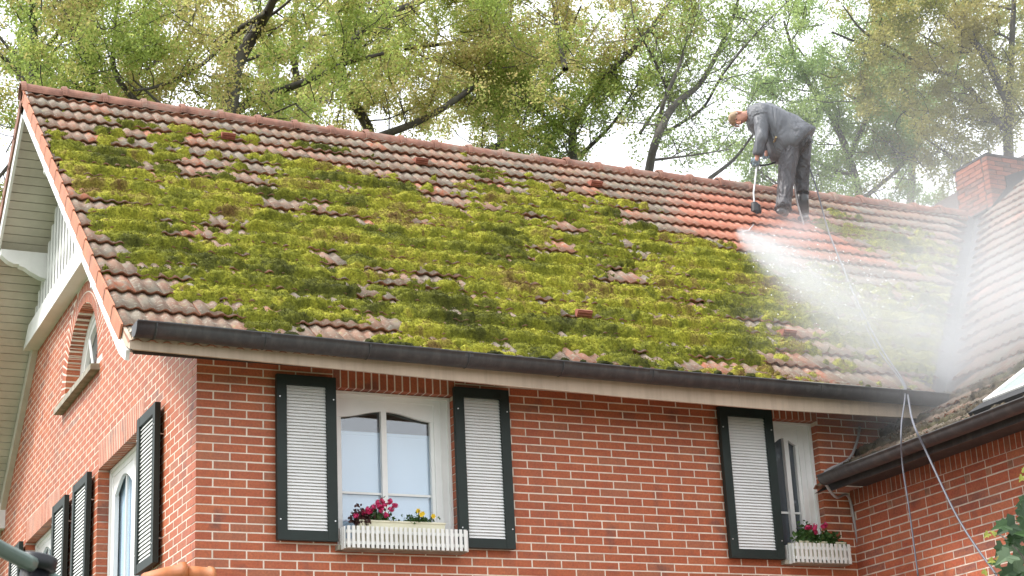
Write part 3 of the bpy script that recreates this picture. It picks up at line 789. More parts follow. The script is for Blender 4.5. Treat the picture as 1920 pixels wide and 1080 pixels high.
def win_gable(W, arch=False):
    a, b_, z0, z1 = W; x0 = .12; f = .07
    mb = MB(); mb.box(x0, x0+.05, a, a+f, z0, z1); mb.box(x0, x0+.05, b_-f, b_, z0, z1); mb.box(x0, x0+.05, a+f, b_-f, z1-f, z1); mb.box(x0, x0+.05, a+f, b_-f, z0, z0+f)
    mb.box(x0-.02, x0, b_-.02, b_, z0, z1); mb.box(x0-.02, x0, a, b_, z1-.025, z1)
    win = mb.build('window', M['frame'], house)
    m_ = (a+b_)/2
    for (p, q) in ((a+f, m_-.03), (m_+.03, b_-f)):
        mb = MB(); s_ = .045; n = 10; W_ = q-p-2*s_
        mb.box(x0+.006, x0+.045, p, p+s_, z0+f, z1-f); mb.box(x0+.006, x0+.045, q-s_, q, z0+f, z1-f)
        for i in range(n):
            u, v = i/n, (i+1)/n; zc = lambda t: z1-f-.05-.13*abs(2*t-1)**1.6
            mb.prism([(x0+.006, p+s_+W_*u, zc(u)), (x0+.006, p+s_+W_*v, zc(v)), (x0+.006, p+s_+W_*v, z1-f), (x0+.006, p+s_+W_*u, z1-f)], (.03, 0, 0))
        mb.build('sash', M['frame'], win)
        mb = MB(); mb.box(x0+.05, x0+.056, p, q, z0+f, z1-f); mb.build('pane', M['glass'], win)
        mb = MB(); c = (p+q)/2; mb.box(x0+.03, x0+.049, c-.012, c+.012, z0+f, z1-f-.06); mb.build('glazing_bar', M['frame'], win)
    mb = MB(); mb.box(x0, x0+.052, m_-.03, m_+.03, z0+f, z1-f); mb.build('mullion', M['frame'], win)
    mb = MB(); mb.box(-.05, x0, a, b_, z0-.04, z0-.001); mb.build('window_sill', M['stone'], win)
win_gable(WA); win_gable(WB)
for W_ in (WA, WB):
    mb = MB(); mb.box(.19, .195, W_[0]+.05, W_[1]-.05, W_[2]+.05, W_[3]-.1); mb.build('reflection_sheet', M['sky_reflection'], house)  # same added sheet, giving the gable panes their pale reflection
# arched gable window
cu, cz, r = AC
def ring(mb, x, r0_, r1_, d, n=28, yc=cu, zc=cz, zb=.955):
    for i in range(n):
        t0, t1 = math.pi*i/n, math.pi*(i+1)/n
        mb.prism([(x, yc+rr*math.cos(t), zc+rr*math.sin(t)) for rr, t in ((r0_, t0), (r1_, t0), (r1_, t1), (r0_, t1))], (d, 0, 0))
    for sg in (-1, 1): mb.box(x, x+d, *sorted((yc+sg*r0_, yc+sg*r1_)), zb, zc)
mb = MB(); ring(mb, .13, .66, .75, .05); mb.box(.13, .18, cu-.66, cu+.66, .955, 1.01)
aw = mb.build('arched_window', M['frame'], house)
mb = MB(); ring(mb, .142, .60, .655, .04); mb.build('sash', M['frame'], aw)
for an in (60, 120):
    mb = MB(); t = R(an); d = Vector((0, math.cos(t), math.sin(t))); p = Vector((.14, cu, 1.0)); mb.tube([p, p+d*.61], .014, 6); mb.build('glazing_bar', M['frame'], aw)
mb = MB(); mb.prism([(.185, cu+.7*math.cos(math.pi*i/24), cz+.7*math.sin(math.pi*i/24)) for i in range(25)]+[(.185, cu-.7, .97), (.185, cu+.7, .97)], (.006, 0, 0)); mb.build('pane', M['darkglass'], aw)
mb = MB(); mb.prism([(-.085, cu-.86, .945), (.13, cu-.86, .96), (.13, cu-.86, .90), (-.085, cu-.86, .89)], (0, 1.72, 0)); mb.build('window_sill', M['stone'], aw)

# interior backing so that nothing shows through
mb = MB(); mb.box(.3, 5.5, .9, .95, GROUND, -.1); mb.box(.4, .45, .7, 8.8, GROUND, -.05); mb.build('inner_wall', M['deck'], house)

# ------------------------------------------------------------------ annex (wing)
AXE, AZE = 5.27, -.66
XK, ZK = 6.45, .105
ridgeX = 13.2
az_ = lambda x: (ZK+TP*(x-XK)) if x > XK else AZE+(ZK-AZE)*(x-AXE)/(XK-AXE)
AY0 = -9.0
# roof decks
mb = MB()
d = .07
mb.add([(AXE, AY0, az_(AXE)-d), (XK, AY0, ZK-d), (XK, -.002, ZK-d), (AXE, -.002, az_(AXE)-d)], [(0, 1, 2, 3)])
mb.add([(XK, AY0, ZK-d), (ridgeX, AY0, az_(ridgeX)-d), (ridgeX, ridgeX-6.81, az_(ridgeX)-d), (XK, XK-6.81, ZK-d)], [(0, 1, 2, 3)])
mb.add([(ridgeX, AY0, az_(ridgeX)-d), (21, AY0, az_(ridgeX)-d-7.8*TP), (21, 12, az_(ridgeX)-d-7.8*TP), (ridgeX, 12, az_(ridgeX)-d)], [(0, 1, 2, 3)])
mb.add([(ridgeX, ridgeX-6.81, az_(ridgeX)-d), (ridgeX, 12, az_(ridgeX)-d), (11.4, 12, az_(11.4)-d), (11.4, 4.6, az_(11.4)-d)], [(0, 1, 2, 3)])
aroof = mb.build('annex_roof', M['deck'], annex)
PK = math.atan2(ZK-AZE, XK-AXE)
UP_N = Vector((-math.sin(PM), 0, math.cos(PM))); UP_S = Vector((-math.cos(PM), 0, -math.sin(PM)))
LO_N = Vector((-math.sin(PK), 0, math.cos(PK))); LO_S = Vector((-math.cos(PK), 0, -math.sin(PK)))
# frame coordinates: u = -Y, s measured down from the kink (negative above)
def up_frame(u, s, h): return Vector((XK, 0, ZK))+Vector((0, -1, 0))*u+UP_S*s+UP_N*(h-.03)
def lo_frame(u, s, h): return Vector((XK, 0, ZK))+Vector((0, -1, 0))*u+LO_S*s+LO_N*(h-.03)
specs = []
nr = int(8.7/EX)
for k in range(nr):
    s = -k*EX; X = XK-s*math.cos(PM)
    if X > ridgeX: break
    yv = X-6.81; u = -(yv)+.085
    while u < 9:
        c = up_frame(u+.1, s, 0); px = pix(c); ok = (0 < px[0] < 1935 and 0 < px[1] < 1080)
        if not (X > 11.2 and -(u) > 4.2):
            specs.append((u, s, TW, ok*1.0/(c-CAM).length**2*(100 if px[1] < 620 else 1), 0))
        u += TW
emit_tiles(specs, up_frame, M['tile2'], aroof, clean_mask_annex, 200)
specs = []
LL = (XK-AXE)/math.cos(PK)
for k in range(1, 5):
    s = k*LL/4+.02; u = .01
    while u < 8.6:
        c = lo_frame(u+.1, s, 0); px = pix(c); ok = (0 < px[0] < 1935 and 0 < px[1] < 1080)
        specs.append((u, s, TW, ok*1.0/(c-CAM).length**2, 0)); u += TW
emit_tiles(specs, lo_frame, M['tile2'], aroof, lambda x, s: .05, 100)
# valley flashing
mb = MB()
for (xa, xb) in ((6.25, 11.25),):
    a = Vector((xa, xa-6.81, az_(max(xa, XK))-.05)); b_ = Vector((xb, xb-6.81, az_(xb)-.035))
    w1 = Vector((.0, -.17, 0)); n = 1
    a = Vector((XK-.1, XK-.1-6.81, ZK-.13)); 
    l1 = Vector((-.17, 0, 0)); r1 = Vector((.14*math.cos(PM), 0, .14*math.sin(PM)))
    l2 = Vector((0, .14*math.cos(PM), .14*math.sin(PM)))
    mb.add([a+l2, a, b_, b_+l2], [(0, 1, 2, 3)]); mb.add([a, a+r1, b_+r1, b_], [(0, 1, 2, 3)])
mb.build('valley_flashing', M['lead'], aroof)
# annex wall
aw_ = MB(); core(aw_, .0, 7, GROUND, -.69, [], annex3, d0=.0015, d1=.16)
mb = MB()
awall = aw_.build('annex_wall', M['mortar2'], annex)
def a_first(r): return (0, 0) if r % 2 == 0 else (0, -.125)
ZS = -.69
ab = bricks_for(0, 7, lambda z: (0, 7) if z < -1.02+.001 else (0, 0), GROUND, [], a_first, annex3)
off = (-.815-(-1.02))
ab_s = soldiers(.0, 7, -.812, .122)
ztop_b = max(b[3] for b in ab)+JT/2
# dentil course: alternate bricks set back, then stretcher course
dent = []; recess = []
z1_ = -.818; z0_ = z1_-C+JT
u = .0; i = 0
while u < 7:
    dent.append((u+JT/2, u+L-JT/2, z0_, z1_, 0)); u += L
z3 = z0_-JT; z2 = z3-C+JT; u = .06
while u < 7: dent.append((u+JT/2, u+.185, z2, z3, -.0)); recess.append((u+.190, u+.247, z2, z3)); u += .25
pz = ztop_b; filler = []
lst = [(vis_score(b, annex3), b, annex3, awall, 'a') for b in ab+ab_s]
n_fill = 0
zz = ztop_b
if z2-JT-zz > .03:
    u = 0
    while u < 7: lst.append((vis_score((u, u+L-JT, zz+JT/2, z2-JT), annex3), (u, u+L-JT, zz+JT/2, z2-JT), annex3, awall, 'a')); u += L
for dd in dent: lst.append((vis_score(dd[:4], annex3), dd[:4], annex3, awall, 'a'))
def annex_vis(t):
    x, y = pix(annex3((t[1][0]+t[1][1])/2, 0, t[1][2])); return t if y < 1085 else (0,)+t[1:]
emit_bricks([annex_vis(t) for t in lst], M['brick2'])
mb = MB()
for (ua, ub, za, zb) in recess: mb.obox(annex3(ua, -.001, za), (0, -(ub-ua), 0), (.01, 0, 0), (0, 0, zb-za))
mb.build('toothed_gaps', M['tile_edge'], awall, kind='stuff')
mb = MB(); mb.box(5.20, 5.62, AY0, -.25, -.70, -.685); mb.build('annex_soffit', M['gutter'], annex)
mb = MB(); mb.box(5.24, 5.26, AY0, -.25, -.76, -.66); mb.build('annex_fascia', M['gutter'], annex)
gutter((5.15, -.34, -.665), (5.15, AY0, -.665), (-1, 0, 0), R_=.066, parent=annex)
# rooflight on the annex roof
ra = atX(1845, 748, 5.62); 
def on_annex(x, y, h=.05):
    # hit of a sight line with the lower annex slope raised by h
    P0 = Vector((XK, 0, ZK))+LO_N*h; d = ray(x, y); t = (P0-CAM).dot(LO_N)/d.dot(LO_N); return CAM+d*t
A = on_annex(1842, 752); uY = -A.y; sl = (Vector((XK, 0, ZK))-A).dot(-LO_S)*1.0
sA = (A-Vector((XK, 0, ZK))).dot(LO_S)
rl = MB(); f3 = lambda u, s, h: Vector((XK, 0, ZK))+Vector((0, -1, 0))*u+(LO_S if s > 0 else UP_S)*s+LO_N*h
H0 = .0
def slab(mb, u0_, u1_, s0_, s1_, h0_, h1_):
    O = f3(u0_, 0, h0_)+LO_S*s0_; mb.obox(O, Vector((0, -1, 0))*(u1_-u0_), LO_S*(s1_-s0_), LO_N*(h1_-h0_))
u0_, s1_, s0_ = uY, sA, sA-1.15
slab(rl, u0_, u0_+.05, s0_, s1_, -.03, .055); slab(rl, u0_+1.55, u0_+1.6, s0_, s1_, -.03, .055); slab(rl, u0_+.05, u0_+1.55, s1_-.05, s1_, -.03, .052); slab(rl, u0_+.05, u0_+1.55, s0_, s0_+.05, -.03, .052)
rlo = rl.build('rooflight', M['frame'], annex)
mb = MB(); slab(mb, u0_+.05, u0_+1.55, s0_+.05, s1_-.05, .02, .035); mb.build('pane', M['rooflight'], rlo)
mb = MB(); slab(mb, u0_-.03, u0_+1.63, s1_+.002, s1_+.16, -.02, .04); mb.build('apron_flashing', M['lead'], rlo)

# ------------------------------------------------------------------ chimney
CX, CY = 11.46, 4.30
mb = MB(); mb.box(CX+.007, CX+1.0, CY+.007, CY+.66, 3.4, 4.86)
M['mortar3'] = simple('sooty mortar', (.07, .055, .05), .9)
chim = mb.build('chimney', M['mortar3'], annex)
k = 0; cb = []
z = 3.9
while z < 4.86:
    for (u0c, u1c, f) in ((0, 1.0, 'f'), (0, .66, 's')):
        u = -.125*((k+(f == 's')) % 2)
        while u < u1c:
            a, b_ = max(u, 0)+JT/2*(u > 0), min(u+L, u1c)-JT/2
            if f == 'f' and a < .01: a = 0.0
            if f == 's': a = max(a, .112)
            if b_-a > .03:
                m_ = MB(); rr = brick_rnd()
                if f == 'f': m_.box(CX+a, CX+b_, CY+random.uniform(-.002, .002), CY+.10, z+JT/2, z+C-JT/2, 0, rr)
                else: m_.box(CX+random.uniform(-.002, .002), CX+.10, CY+a, CY+b_, z+JT/2, z+C-JT/2, 0, rr)
                cb.append(m_)
            u += L
    z += C; k += 1
ctop = z
M['brick3'] = brick_mat('sooty chimney brick', [(0, (.17, .042, .024)), (.45, (.22, .06, .032)), (.75, (.09, .045, .036)), (1, (.04, .03, .03))])
for m_ in cb: m_.build('brick', M['brick3'], chim)
mb = MB(); mb.box(CX-.008, CX+1.02, CY-.008, CY+.68, ctop, ctop+.03); mb.build('chimney_cap', M['lead'], chim)
mb = MB()
mb.box(CX-.25, CX+.02, CY-.12, CY+.7, 4.03, 4.05); mb.prism([(CX-.05, CY-.02, 4.02), (CX-.05, CY-.02, 4.14), (CX+.25, CY-.02, 4.45), (CX+.25, CY-.02, 4.60), (CX+.55, CY-.02, 4.72), (CX+1.1, CY-.02, 5.1), (CX+1.1, CY-.02, 4.9), (CX+.2, CY-.02, 4.18)], (0, .012, 0))
mb.box(CX-.014, CX-.004, CY, CY+.66, 4.04, 4.17)
mb.build('lead_flashing', M['lead'], chim)

# ------------------------------------------------------------------ moss
M['moss2'] = simple('brown dead moss', (.085, .068, .045), .95, 0, .45, 14, .01, ((.09, .10, .03), .9))
def make_moss(X0, X1, S_0, S_1, res, densf, frame, name, label, hmul=1.0, ndome=9000, ntuft=220000, seed=1, keep=None, mat='moss'):
    rg = np.random.default_rng(seed)
    nx, ns = int((X1-X0)/res)+1, int((S_1-S_0)/res)+1
    xs = np.linspace(X0, X1, nx); ss = np.linspace(S_0, S_1, ns); XX, SS = np.meshgrid(xs, ss, indexing='ij')
    cov = densf(XX, SS)
    H = np.full(XX.shape, -.03); Ccol = np.full(XX.shape, .38)+1.1*(fbm(XX*1.6, SS*2.2, 3, 3)-.5)
    thin = np.clip(cov-.42, 0, 1)
    H = np.where(thin > 0, -.016+np.minimum(thin*.09, .022), H)
    # cushions, mostly sitting on the lower edge of each course
    xr = rg.uniform(X0, X1, ndome*3); row = rg.integers(0, 19, ndome*3)
    onrow = rg.random(ndome*3) < .45
    sr = np.where(onrow, S0+EX*row-np.abs(rg.normal(.03, .06, ndome*3)), rg.uniform(S_0, S_1, ndome*3))
    cd = densf(xr, sr); keepm = cd > rg.uniform(.30, .62, ndome*3); xr, sr, cd, onr = xr[keepm][:ndome], sr[keepm][:ndome], cd[keepm][:ndome], onrow[keepm][:ndome]
    for x, s, c, orow in zip(xr, sr, cd, onr):
        big = min(1, max(.35, c))
        rx = rg.choice([rg.uniform(.03, .08), rg.uniform(.07, .17)])*big; rs = rx*rg.uniform(.5, .95); h = rg.uniform(.028, .074)*(.6+.4*big)*hmul
        cv = .42+.85*(float(vnoise(x*2.2, s*2.6, 91))-.45)+rg.normal(0, .11)+(.32 if rg.random() < .09 else 0)
        i0, i1 = max(0, int((x-rx-X0)/res)), min(nx, int((x+rx-X0)/res)+2); j0, j1 = max(0, int((s-rs-S_0)/res)), min(ns, int((s+rs-S_0)/res)+2)
        if i1 <= i0 or j1 <= j0: continue
        q = 1-((XX[i0:i1, j0:j1]-x)/rx)**2-((SS[i0:i1, j0:j1]-s)/rs)**2
        hh = np.where(q > 0, -.006+h*np.sqrt(np.maximum(q, 0)), -1)
        sub = H[i0:i1, j0:j1]; m_ = hh > sub; sub[m_] = hh[m_]; cc_ = Ccol[i0:i1, j0:j1]; cc_[m_] = cc_[m_]*.45+.55*np.clip(cv, 0, .95)
    # base follows the stepped courses a little
    ph = ((SS-S0+.13*(fbm(XX*4, SS*3, 2, 77)-.5)+.01) % EX)/EX; ph0 = ((SS-S0) % EX)/EX
    crest = np.clip(ph*1.7, 0, 1)*np.clip((1-ph)/.14, 0, 1)**.5
    cs = np.clip(.05+1.6*fbm(XX*1.7, SS*2.9, 3, 71), 0, 1)
    step = .034*np.where(ph0 < .985, ph0, 1-(ph0-.985)*30)-.008+.012*np.clip(1-ph0/.12, 0, 1)
    H = np.where(H > -.029, -.016+(H+.016)*(1-cs*.72+.72*cs*crest*1.15), H)
    edge = np.clip((H+.03)/.03, 0, 1)
    fine = (fbm(XX*26, SS*26, 3, 9)-.5)*.040+(fbm(XX*9, SS*11, 2, 19)-.5)*.036
    Z = H+step+fine*edge
    Z[H <= -.029] = -.08
    ok = Z > -.045
    # faces where any corner is alive
    F = ok[:-1, :-1] | ok[1:, :-1] | ok[1:, 1:] | ok[:-1, 1:]
    if keep is not None: F &= keep(XX[:-1, :-1], SS[:-1, :-1])
    I, J = np.nonzero(F)
    idx = lambda i, j: i*ns+j
    quads = np.stack([idx(I, J), idx(I, J+1), idx(I+1, J+1), idx(I+1, J)], 1)
    used = np.unique(quads); remap = -np.ones(nx*ns, int); remap[used] = np.arange(len(used)); quads = remap[quads]
    O = np.array(frame(0, 0, 0)); ux = np.array(frame(1, 0, 0))-O; us = np.array(frame(0, 1, 0))-O; un = np.array(frame(0, 0, 1))-O
    Xf, Sf, Zf, Cf = XX.ravel()[used], SS.ravel()[used], Z.ravel()[used], Ccol.ravel()[used]
    jx = rg.normal(0, res*.22, len(Xf)); js = rg.normal(0, res*.22, len(Xf))
    P = O+np.outer(Xf+jx, ux)+np.outer(Sf+js, us)+np.outer(Zf, un)
    # tufts
    alive = np.nonzero((Zf > -.005))[0]; pick = rg.choice(alive, ntuft)
    b = P[pick]+rg.normal(0, res*.4, (ntuft, 3)); dirn = un+rg.normal(0, .55, (ntuft, 3))-.35*us*0+np.array([0, 0, .35]); dirn /= np.linalg.norm(dirn, axis=1)[:, None]
    ln = rg.uniform(.006, .016, ntuft)[:, None]; sd_ = np.cross(dirn, rg.normal(0, 1, (ntuft, 3))); sd_ /= np.linalg.norm(sd_, axis=1)[:, None]; wd = rg.uniform(.0025, .0055, ntuft)[:, None]
    TP_ = np.stack([b-sd_*wd, b+sd_*wd, b+dirn*ln], 1).reshape(-1, 3)
    nV = len(P); V = np.concatenate([P, TP_]); tc = np.repeat(np.clip(Cf[pick]+rg.normal(.04, .10, ntuft), 0, 1), 3)
    me = bpy.data.meshes.new(name); nq = len(quads)
    me.vertices.add(len(V)); me.vertices.foreach_set('co', V.astype(np.float32).ravel())
    loops = np.concatenate([quads.ravel(), np.arange(nV, nV+3*ntuft)]); me.loops.add(len(loops)); me.loops.foreach_set('vertex_index', loops.astype(np.int32))
    starts = np.concatenate([np.arange(nq)*4, nq*4+np.arange(ntuft)*3]); me.polygons.add(len(starts)); me.polygons.foreach_set('loop_start', starts.astype(np.int32))
    me.update(calc_edges=True)
    a_ = me.attributes.new('moss', 'FLOAT', 'POINT'); a_.data.foreach_set('value', np.concatenate([Cf, tc]).astype(np.float32))
    me.polygons.foreach_set('use_smooth', np.concatenate([np.ones(nq, bool), np.zeros(ntuft, bool)]))
    me.validate()
    return link(name, me, M[mat], label=label, kind='stuff')
make_moss(-.58, 11.0, .2, 6.38, .0135, moss_density, main_frame, 'roof_moss', 'thick yellow green moss cushions covering the main roof tiles',
          keep=lambda x, s: x < (RY-s*math.cos(PM))+6.81-.15)
def moss_annex(x, s):
    n = fbm(x*1.5, s*2, 4, 41)
    return .72+(n-.5)*.9-np.clip((x-2.2)/1.6, 0, 1)*.3+.12*(x < .5)
make_moss(.02, 4.2, .0, 1.36, .016, moss_annex, lo_frame, 'annex_moss', 'brownish moss on the lowest tiles of the annex roof below the valley', hmul=.7, ndome=700, ntuft=12000, seed=4, mat='moss2')

# ------------------------------------------------------------------ trees
def add_leaves(acc, pts, size, rg, per, spread, shade, var=.3):
    """pts (n,3): clump centres; shade (n,) base colour value"""
    n = len(pts)*per
    c = np.repeat(pts, per, 0)+rg.normal(0, spread, (n, 3)); d = rg.normal(0, 1, (n, 3)); d /= np.linalg.norm(d, axis=1)[:, None]
    e = np.cross(d, rg.normal(0, 1, (n, 3))); e /= np.linalg.norm(e, axis=1)[:, None]
    sz = rg.uniform(.6, 1.25, (n, 1))*size
    q = np.stack([c-d*sz*.5, c+e*sz*.32-d*sz*.05, c+d*sz*.5, c-e*sz*.32+d*sz*.05], 1)
    acc.append((q, np.clip(np.repeat(shade, per)+rg.normal(0, var*.3, n), 0, 1)))
def leaves_mesh(acc, name, mat, parent):
    q = np.concatenate([a[0] for a in acc]); cv = np.concatenate([a[1] for a in acc]); n = len(q)
    me = bpy.data.meshes.new(name); me.vertices.add(4*n); me.vertices.foreach_set('co', q.reshape(-1).astype(np.float32))
    me.loops.add(4*n); me.loops.foreach_set('vertex_index', np.arange(4*n, dtype=np.int32)); me.polygons.add(n); me.polygons.foreach_set('loop_start', (np.arange(n)*4).astype(np.int32))
    me.update(calc_edges=True); a_ = me.attributes.new('rnd', 'FLOAT', 'FACE'); a_.data.foreach_set('value', cv.astype(np.float32)); me.validate()
    return link(name, me, mat, parent)
def curve_pts(P, n=5):
    """Catmull-Rom through P"""
    P = [Vector(p) for p in P]; Q = [P[0]+(P[0]-P[1])]+P+[P[-1]+(P[-1]-P[-2])]; out_ = []
    for i in range(1, len(Q)-2):
        for k in range(n):
            t = k/n; a, b_, c, d = Q[i-1], Q[i], Q[i+1], Q[i+2]
            out_.append(.5*((2*b_)+(c-a)*t+(2*a-5*b_+4*c-d)*t*t+(3*b_-a-3*c+d)*t**3))
    out_.append(P[-1]); return out_
def tree(name, label, base_px, Y, limbs, mat, leaf=.060, child_step=.50, per=14, leafy=1.0, hue=(.2, .8), fill=(), seed=0, group='trees behind the house', jy=.9):
    rg = np.random.default_rng(seed); rd = random.Random(seed)
    b0 = at(base_px[0], base_px[1], Y); root = empty(name, (b0.x, Y, GROUND), label=label, cat='tree', group=group)
    tr = MB(); tw = MB(); acc = []
    fork = b0
    tr.tube(curve_pts([(b0.x+.2, Y+.1, GROUND), (b0.x-.1, Y, (GROUND+b0.z)/2), b0], 4), [x for x in np.linspace(limbs[0][1]*2.2, limbs[0][1]*1.15, 9)], 9)
    clumps = []
    def branch(p, d, ln, r_, depth):
        n = 5; pts = [p]; q = p; dd = d.normalized()
        for i in range(n):
            dd = (dd+Vector((rd.uniform(-.28, .28), rd.uniform(-.28, .28), rd.uniform(-.16, .26)))).normalized(); q = q+dd*(ln/n); pts.append(q)
        (tr if r_ > .02 else tw).tube(pts, [r_*(1-.75*i/n) for i in range(n+1)], 5 if r_ > .03 else 3, caps=False)
        if depth > 0:
            m_ = rd.randint(3, 5)
            for j in range(m_):
                i = rd.randint(1, n); dv = Vector((rd.gauss(0, 1), rd.gauss(0, 1), rd.gauss(.25, .8))).normalized()
                branch(pts[i], (dd*.5+dv).normalized(), ln*rd.uniform(.35, .6), max(.0045, r_*.5), depth-1)
        else:
            for j in range(1, n+1):
                if rd.random() < leafy: clumps.append(tuple(pts[j]))
    for li, (pl, rad) in enumerate(limbs):
        ph = rd.uniform(0, 6)
        P = [at(x, y, Y+jy*math.sin(ph+i*.9)*(i > 0 or li > 0)) for i, (x, y) in enumerate(pl)]
        C_ = curve_pts(P, 4); n = len(C_)
        tr.tube(C_, [rad*(1-.72*i/(n-1)) for i in range(n)], 8 if rad > .06 else 6, caps=False)
        for i in range(1, n):
            seglen = (C_[i]-C_[i-1]).length; t = (C_[i]-C_[i-1]).normalized()
            k = seglen/child_step; k = int(k)+(rd.random() < k-int(k))
            for _ in range(k):
                dv = Vector((rd.gauss(0, 1), rd.gauss(0, .9), rd.gauss(.15, .8))).normalized()
                branch(C_[i].lerp(C_[i-1], rd.random()), (t*.45+dv).normalized(), rd.uniform(.8, 1.9), max(.012, rad*.22), 2)
    for (x, y, rw, rh, cnt) in fill:     # sprays deeper in the crown
        c = at(x, y, Y)
        for _ in range(int(cnt*.42)):
            v = Vector((rd.gauss(0, .5), rd.gauss(0, .5), rd.gauss(0, .5)))
            p = c+Vector((v.x*rw, v.y*1.6, v.z*rh)); branch(p, Vector((rd.gauss(0, 1), rd.gauss(0, 1), rd.gauss(.3, .6))), rd.uniform(.5, 1.1), .014, 1)
    tr.build('trunk', M['bark'], root, smooth=True); tw.build('twigs', M['bark'], root, kind='stuff')
    cl = np.array(clumps)
    n1 = fbm(cl[:, 0]*.9+cl[:, 1]*.4, cl[:, 2]*.9, 3, seed+2)
    shade = hue[0]+(hue[1]-hue[0])*np.clip((n1-.3)/.4, 0, 1)
    add_leaves(acc, cl, leaf, rg, per, .085, shade, .5)
    leaves_mesh(acc, 'crown', mat, root)
    return root, len(cl)
T = []
T.append(tree('oak_tree', 'greenest oak, with a dark upright trunk behind the left gable end', (62, 260), 15.5,
  [([(62, 260), (64, 100), (58, -80)], .13), ([(60, 180), (20, 120), (-60, 60)], .06), ([(64, 120), (110, 60), (160, -20)], .06), ([(62, 250), (0, 330), (-60, 380)], .05)],
  M['oak'], seed=1, hue=(0, .65), fill=[(10, 250, 1.6, 2.2, 60), (0, 60, 1.6, 1.6, 60), (-20, 420, 1.2, 1.5, 40)]))
T.append(tree('oak_tree', 'old oak with a thick leaning dark limb behind the left half of the ridge', (420, 260), 14,
  [([(420, 260), (432, 190), (445, 120), (480, 60), (512, 0), (530, -80)], .17), ([(425, 220), (470, 190), (520, 172), (580, 150), (650, 118), (720, 100)], .10),
   ([(500, 25), (440, 60), (380, 120), (300, 160), (250, 170)], .06), ([(330, 260), (222, 150), (215, 60), (230, -60)], .06), ([(300, 240), (190, 190), (160, 100), (120, 20), (100, -60)], .06),
   ([(430, 250), (330, 215), (250, 150)], .05)],
  M['oak'], seed=2, hue=(.15, .8), fill=[(300, 80, 2.2, 1.4, 90), (620, 60, 1.6, 1.6, 50), (150, 60, 1.5, 1.5, 50)]))
T.append(tree('oak_tree', 'broad olive brown oak arching over the middle of the ridge', (700, 330), 16.5,
  [([(700, 330), (690, 240), (640, 150), (660, 80), (720, 30), (815, -10), (900, -60)], .12), ([(900, 290), (960, 262), (1035, 232), (1120, 222)], .09), ([(760, 90), (850, 80), (900, 70)], .05),
   ([(700, 260), (800, 220), (900, 150), (950, 60), (970, -60)], .08), ([(880, 200), (960, 150), (1050, 90), (1090, 10)], .06)],
  M['oak'], seed=3, hue=(.3, .9), fill=[(820, 120, 2.4, 1.6, 120), (980, 60, 1.8, 1.4, 60), (680, 220, 1.6, .8, 40)]))
T.append(tree('oak_tree', 'yellow green oak whose branches reach right over the washed tiles, right of the ridge middle', (1080, 340), 15,
  [([(1080, 340), (1075, 240), (1130, 150), (1200, 80), (1260, 0), (1290, -60)], .09), ([(1090, 290), (1150, 230), (1200, 150)], .05), ([(1060, 130), (1045, 60), (1030, -40)], .06), ([(1080, 260), (1000, 200), (960, 130)], .05)],
  M['oak'], seed=4, hue=(.1, .8), fill=[(1060, 160, 1.4, 1.1, 40), (1030, 240, 1.2, .6, 30)]))
T.append(tree('bare_oak_tree', 'thinly leaved tree with bare slender forked branches just left of the worker', (1215, 330), 14,
  [([(1215, 330), (1228, 270), (1262, 200), (1310, 160), (1345, 100), (1375, 30), (1400, -60)], .085), ([(1230, 262), (1245, 190), (1275, 120), (1290, 50), (1300, -50)], .05), ([(1226, 262), (1275, 232), (1320, 200), (1355, 140), (1420, 60), (1480, 0)], .04),
   ([(1200, 250), (1250, 180), (1300, 140)], .03), ([(1330, 335), (1375, 300), (1405, 262), (1430, 230)], .045), ([(1225, 300), (1290, 292), (1370, 280)], .028), ([(1260, 190), (1230, 120), (1190, 40), (1180, -30)], .035)],
  M['green_leaf'], seed=5, hue=(.1, .9), leafy=.30, child_step=.5, per=8, leaf=.065))
T.append(tree('maple_tree', 'fresh green leafy tree behind the worker', (1620, 420), 17,
  [([(1620, 420), (1600, 320), (1560, 220), (1500, 130), (1470, 40)], .10), ([(1610, 380), (1700, 300), (1740, 220)], .06), ([(1590, 300), (1640, 180), (1650, 80)], .07), ([(1600, 330), (1500, 290), (1450, 240)], .05), ([(1560, 420), (1450, 340), (1400, 300)], .04)],
  M['green_leaf'], seed=6, hue=(0, 1), fill=[(1560, 200, 2.2, 1.8, 110), (1680, 260, 1.8, 1.4, 70), (1480, 130, 1.2, 1.2, 40), (1480, 320, 1.2, .7, 30)]))
T.append(tree('oak_tree', 'olive yellow oak behind the chimney with dark branches sweeping left', (1900, 420), 15,
  [([(1900, 420), (1890, 260), (1895, 120), (1905, -60)], .14), ([(1895, 200), (1840, 95), (1790, 45), (1740, -10), (1700, -60)], .10), ([(1880, 240), (1800, 150), (1740, 130), (1650, 97), (1560, 60)], .07),
   ([(1745, 130), (1690, 100), (1620, 60), (1580, 10)], .05), ([(1890, 330), (1800, 300), (1720, 250)], .05), ([(1840, 95), (1780, 95), (1720, 60)], .04)],
  M['olive_leaf'], seed=7, hue=(0, 1), fill=[(1860, 130, 1.8, 2.0, 90), (1740, 290, 1.4, .9, 50), (1930, 60, 1.2, 1.5, 40), (1640, 60, 1.4, .8, 30)]))
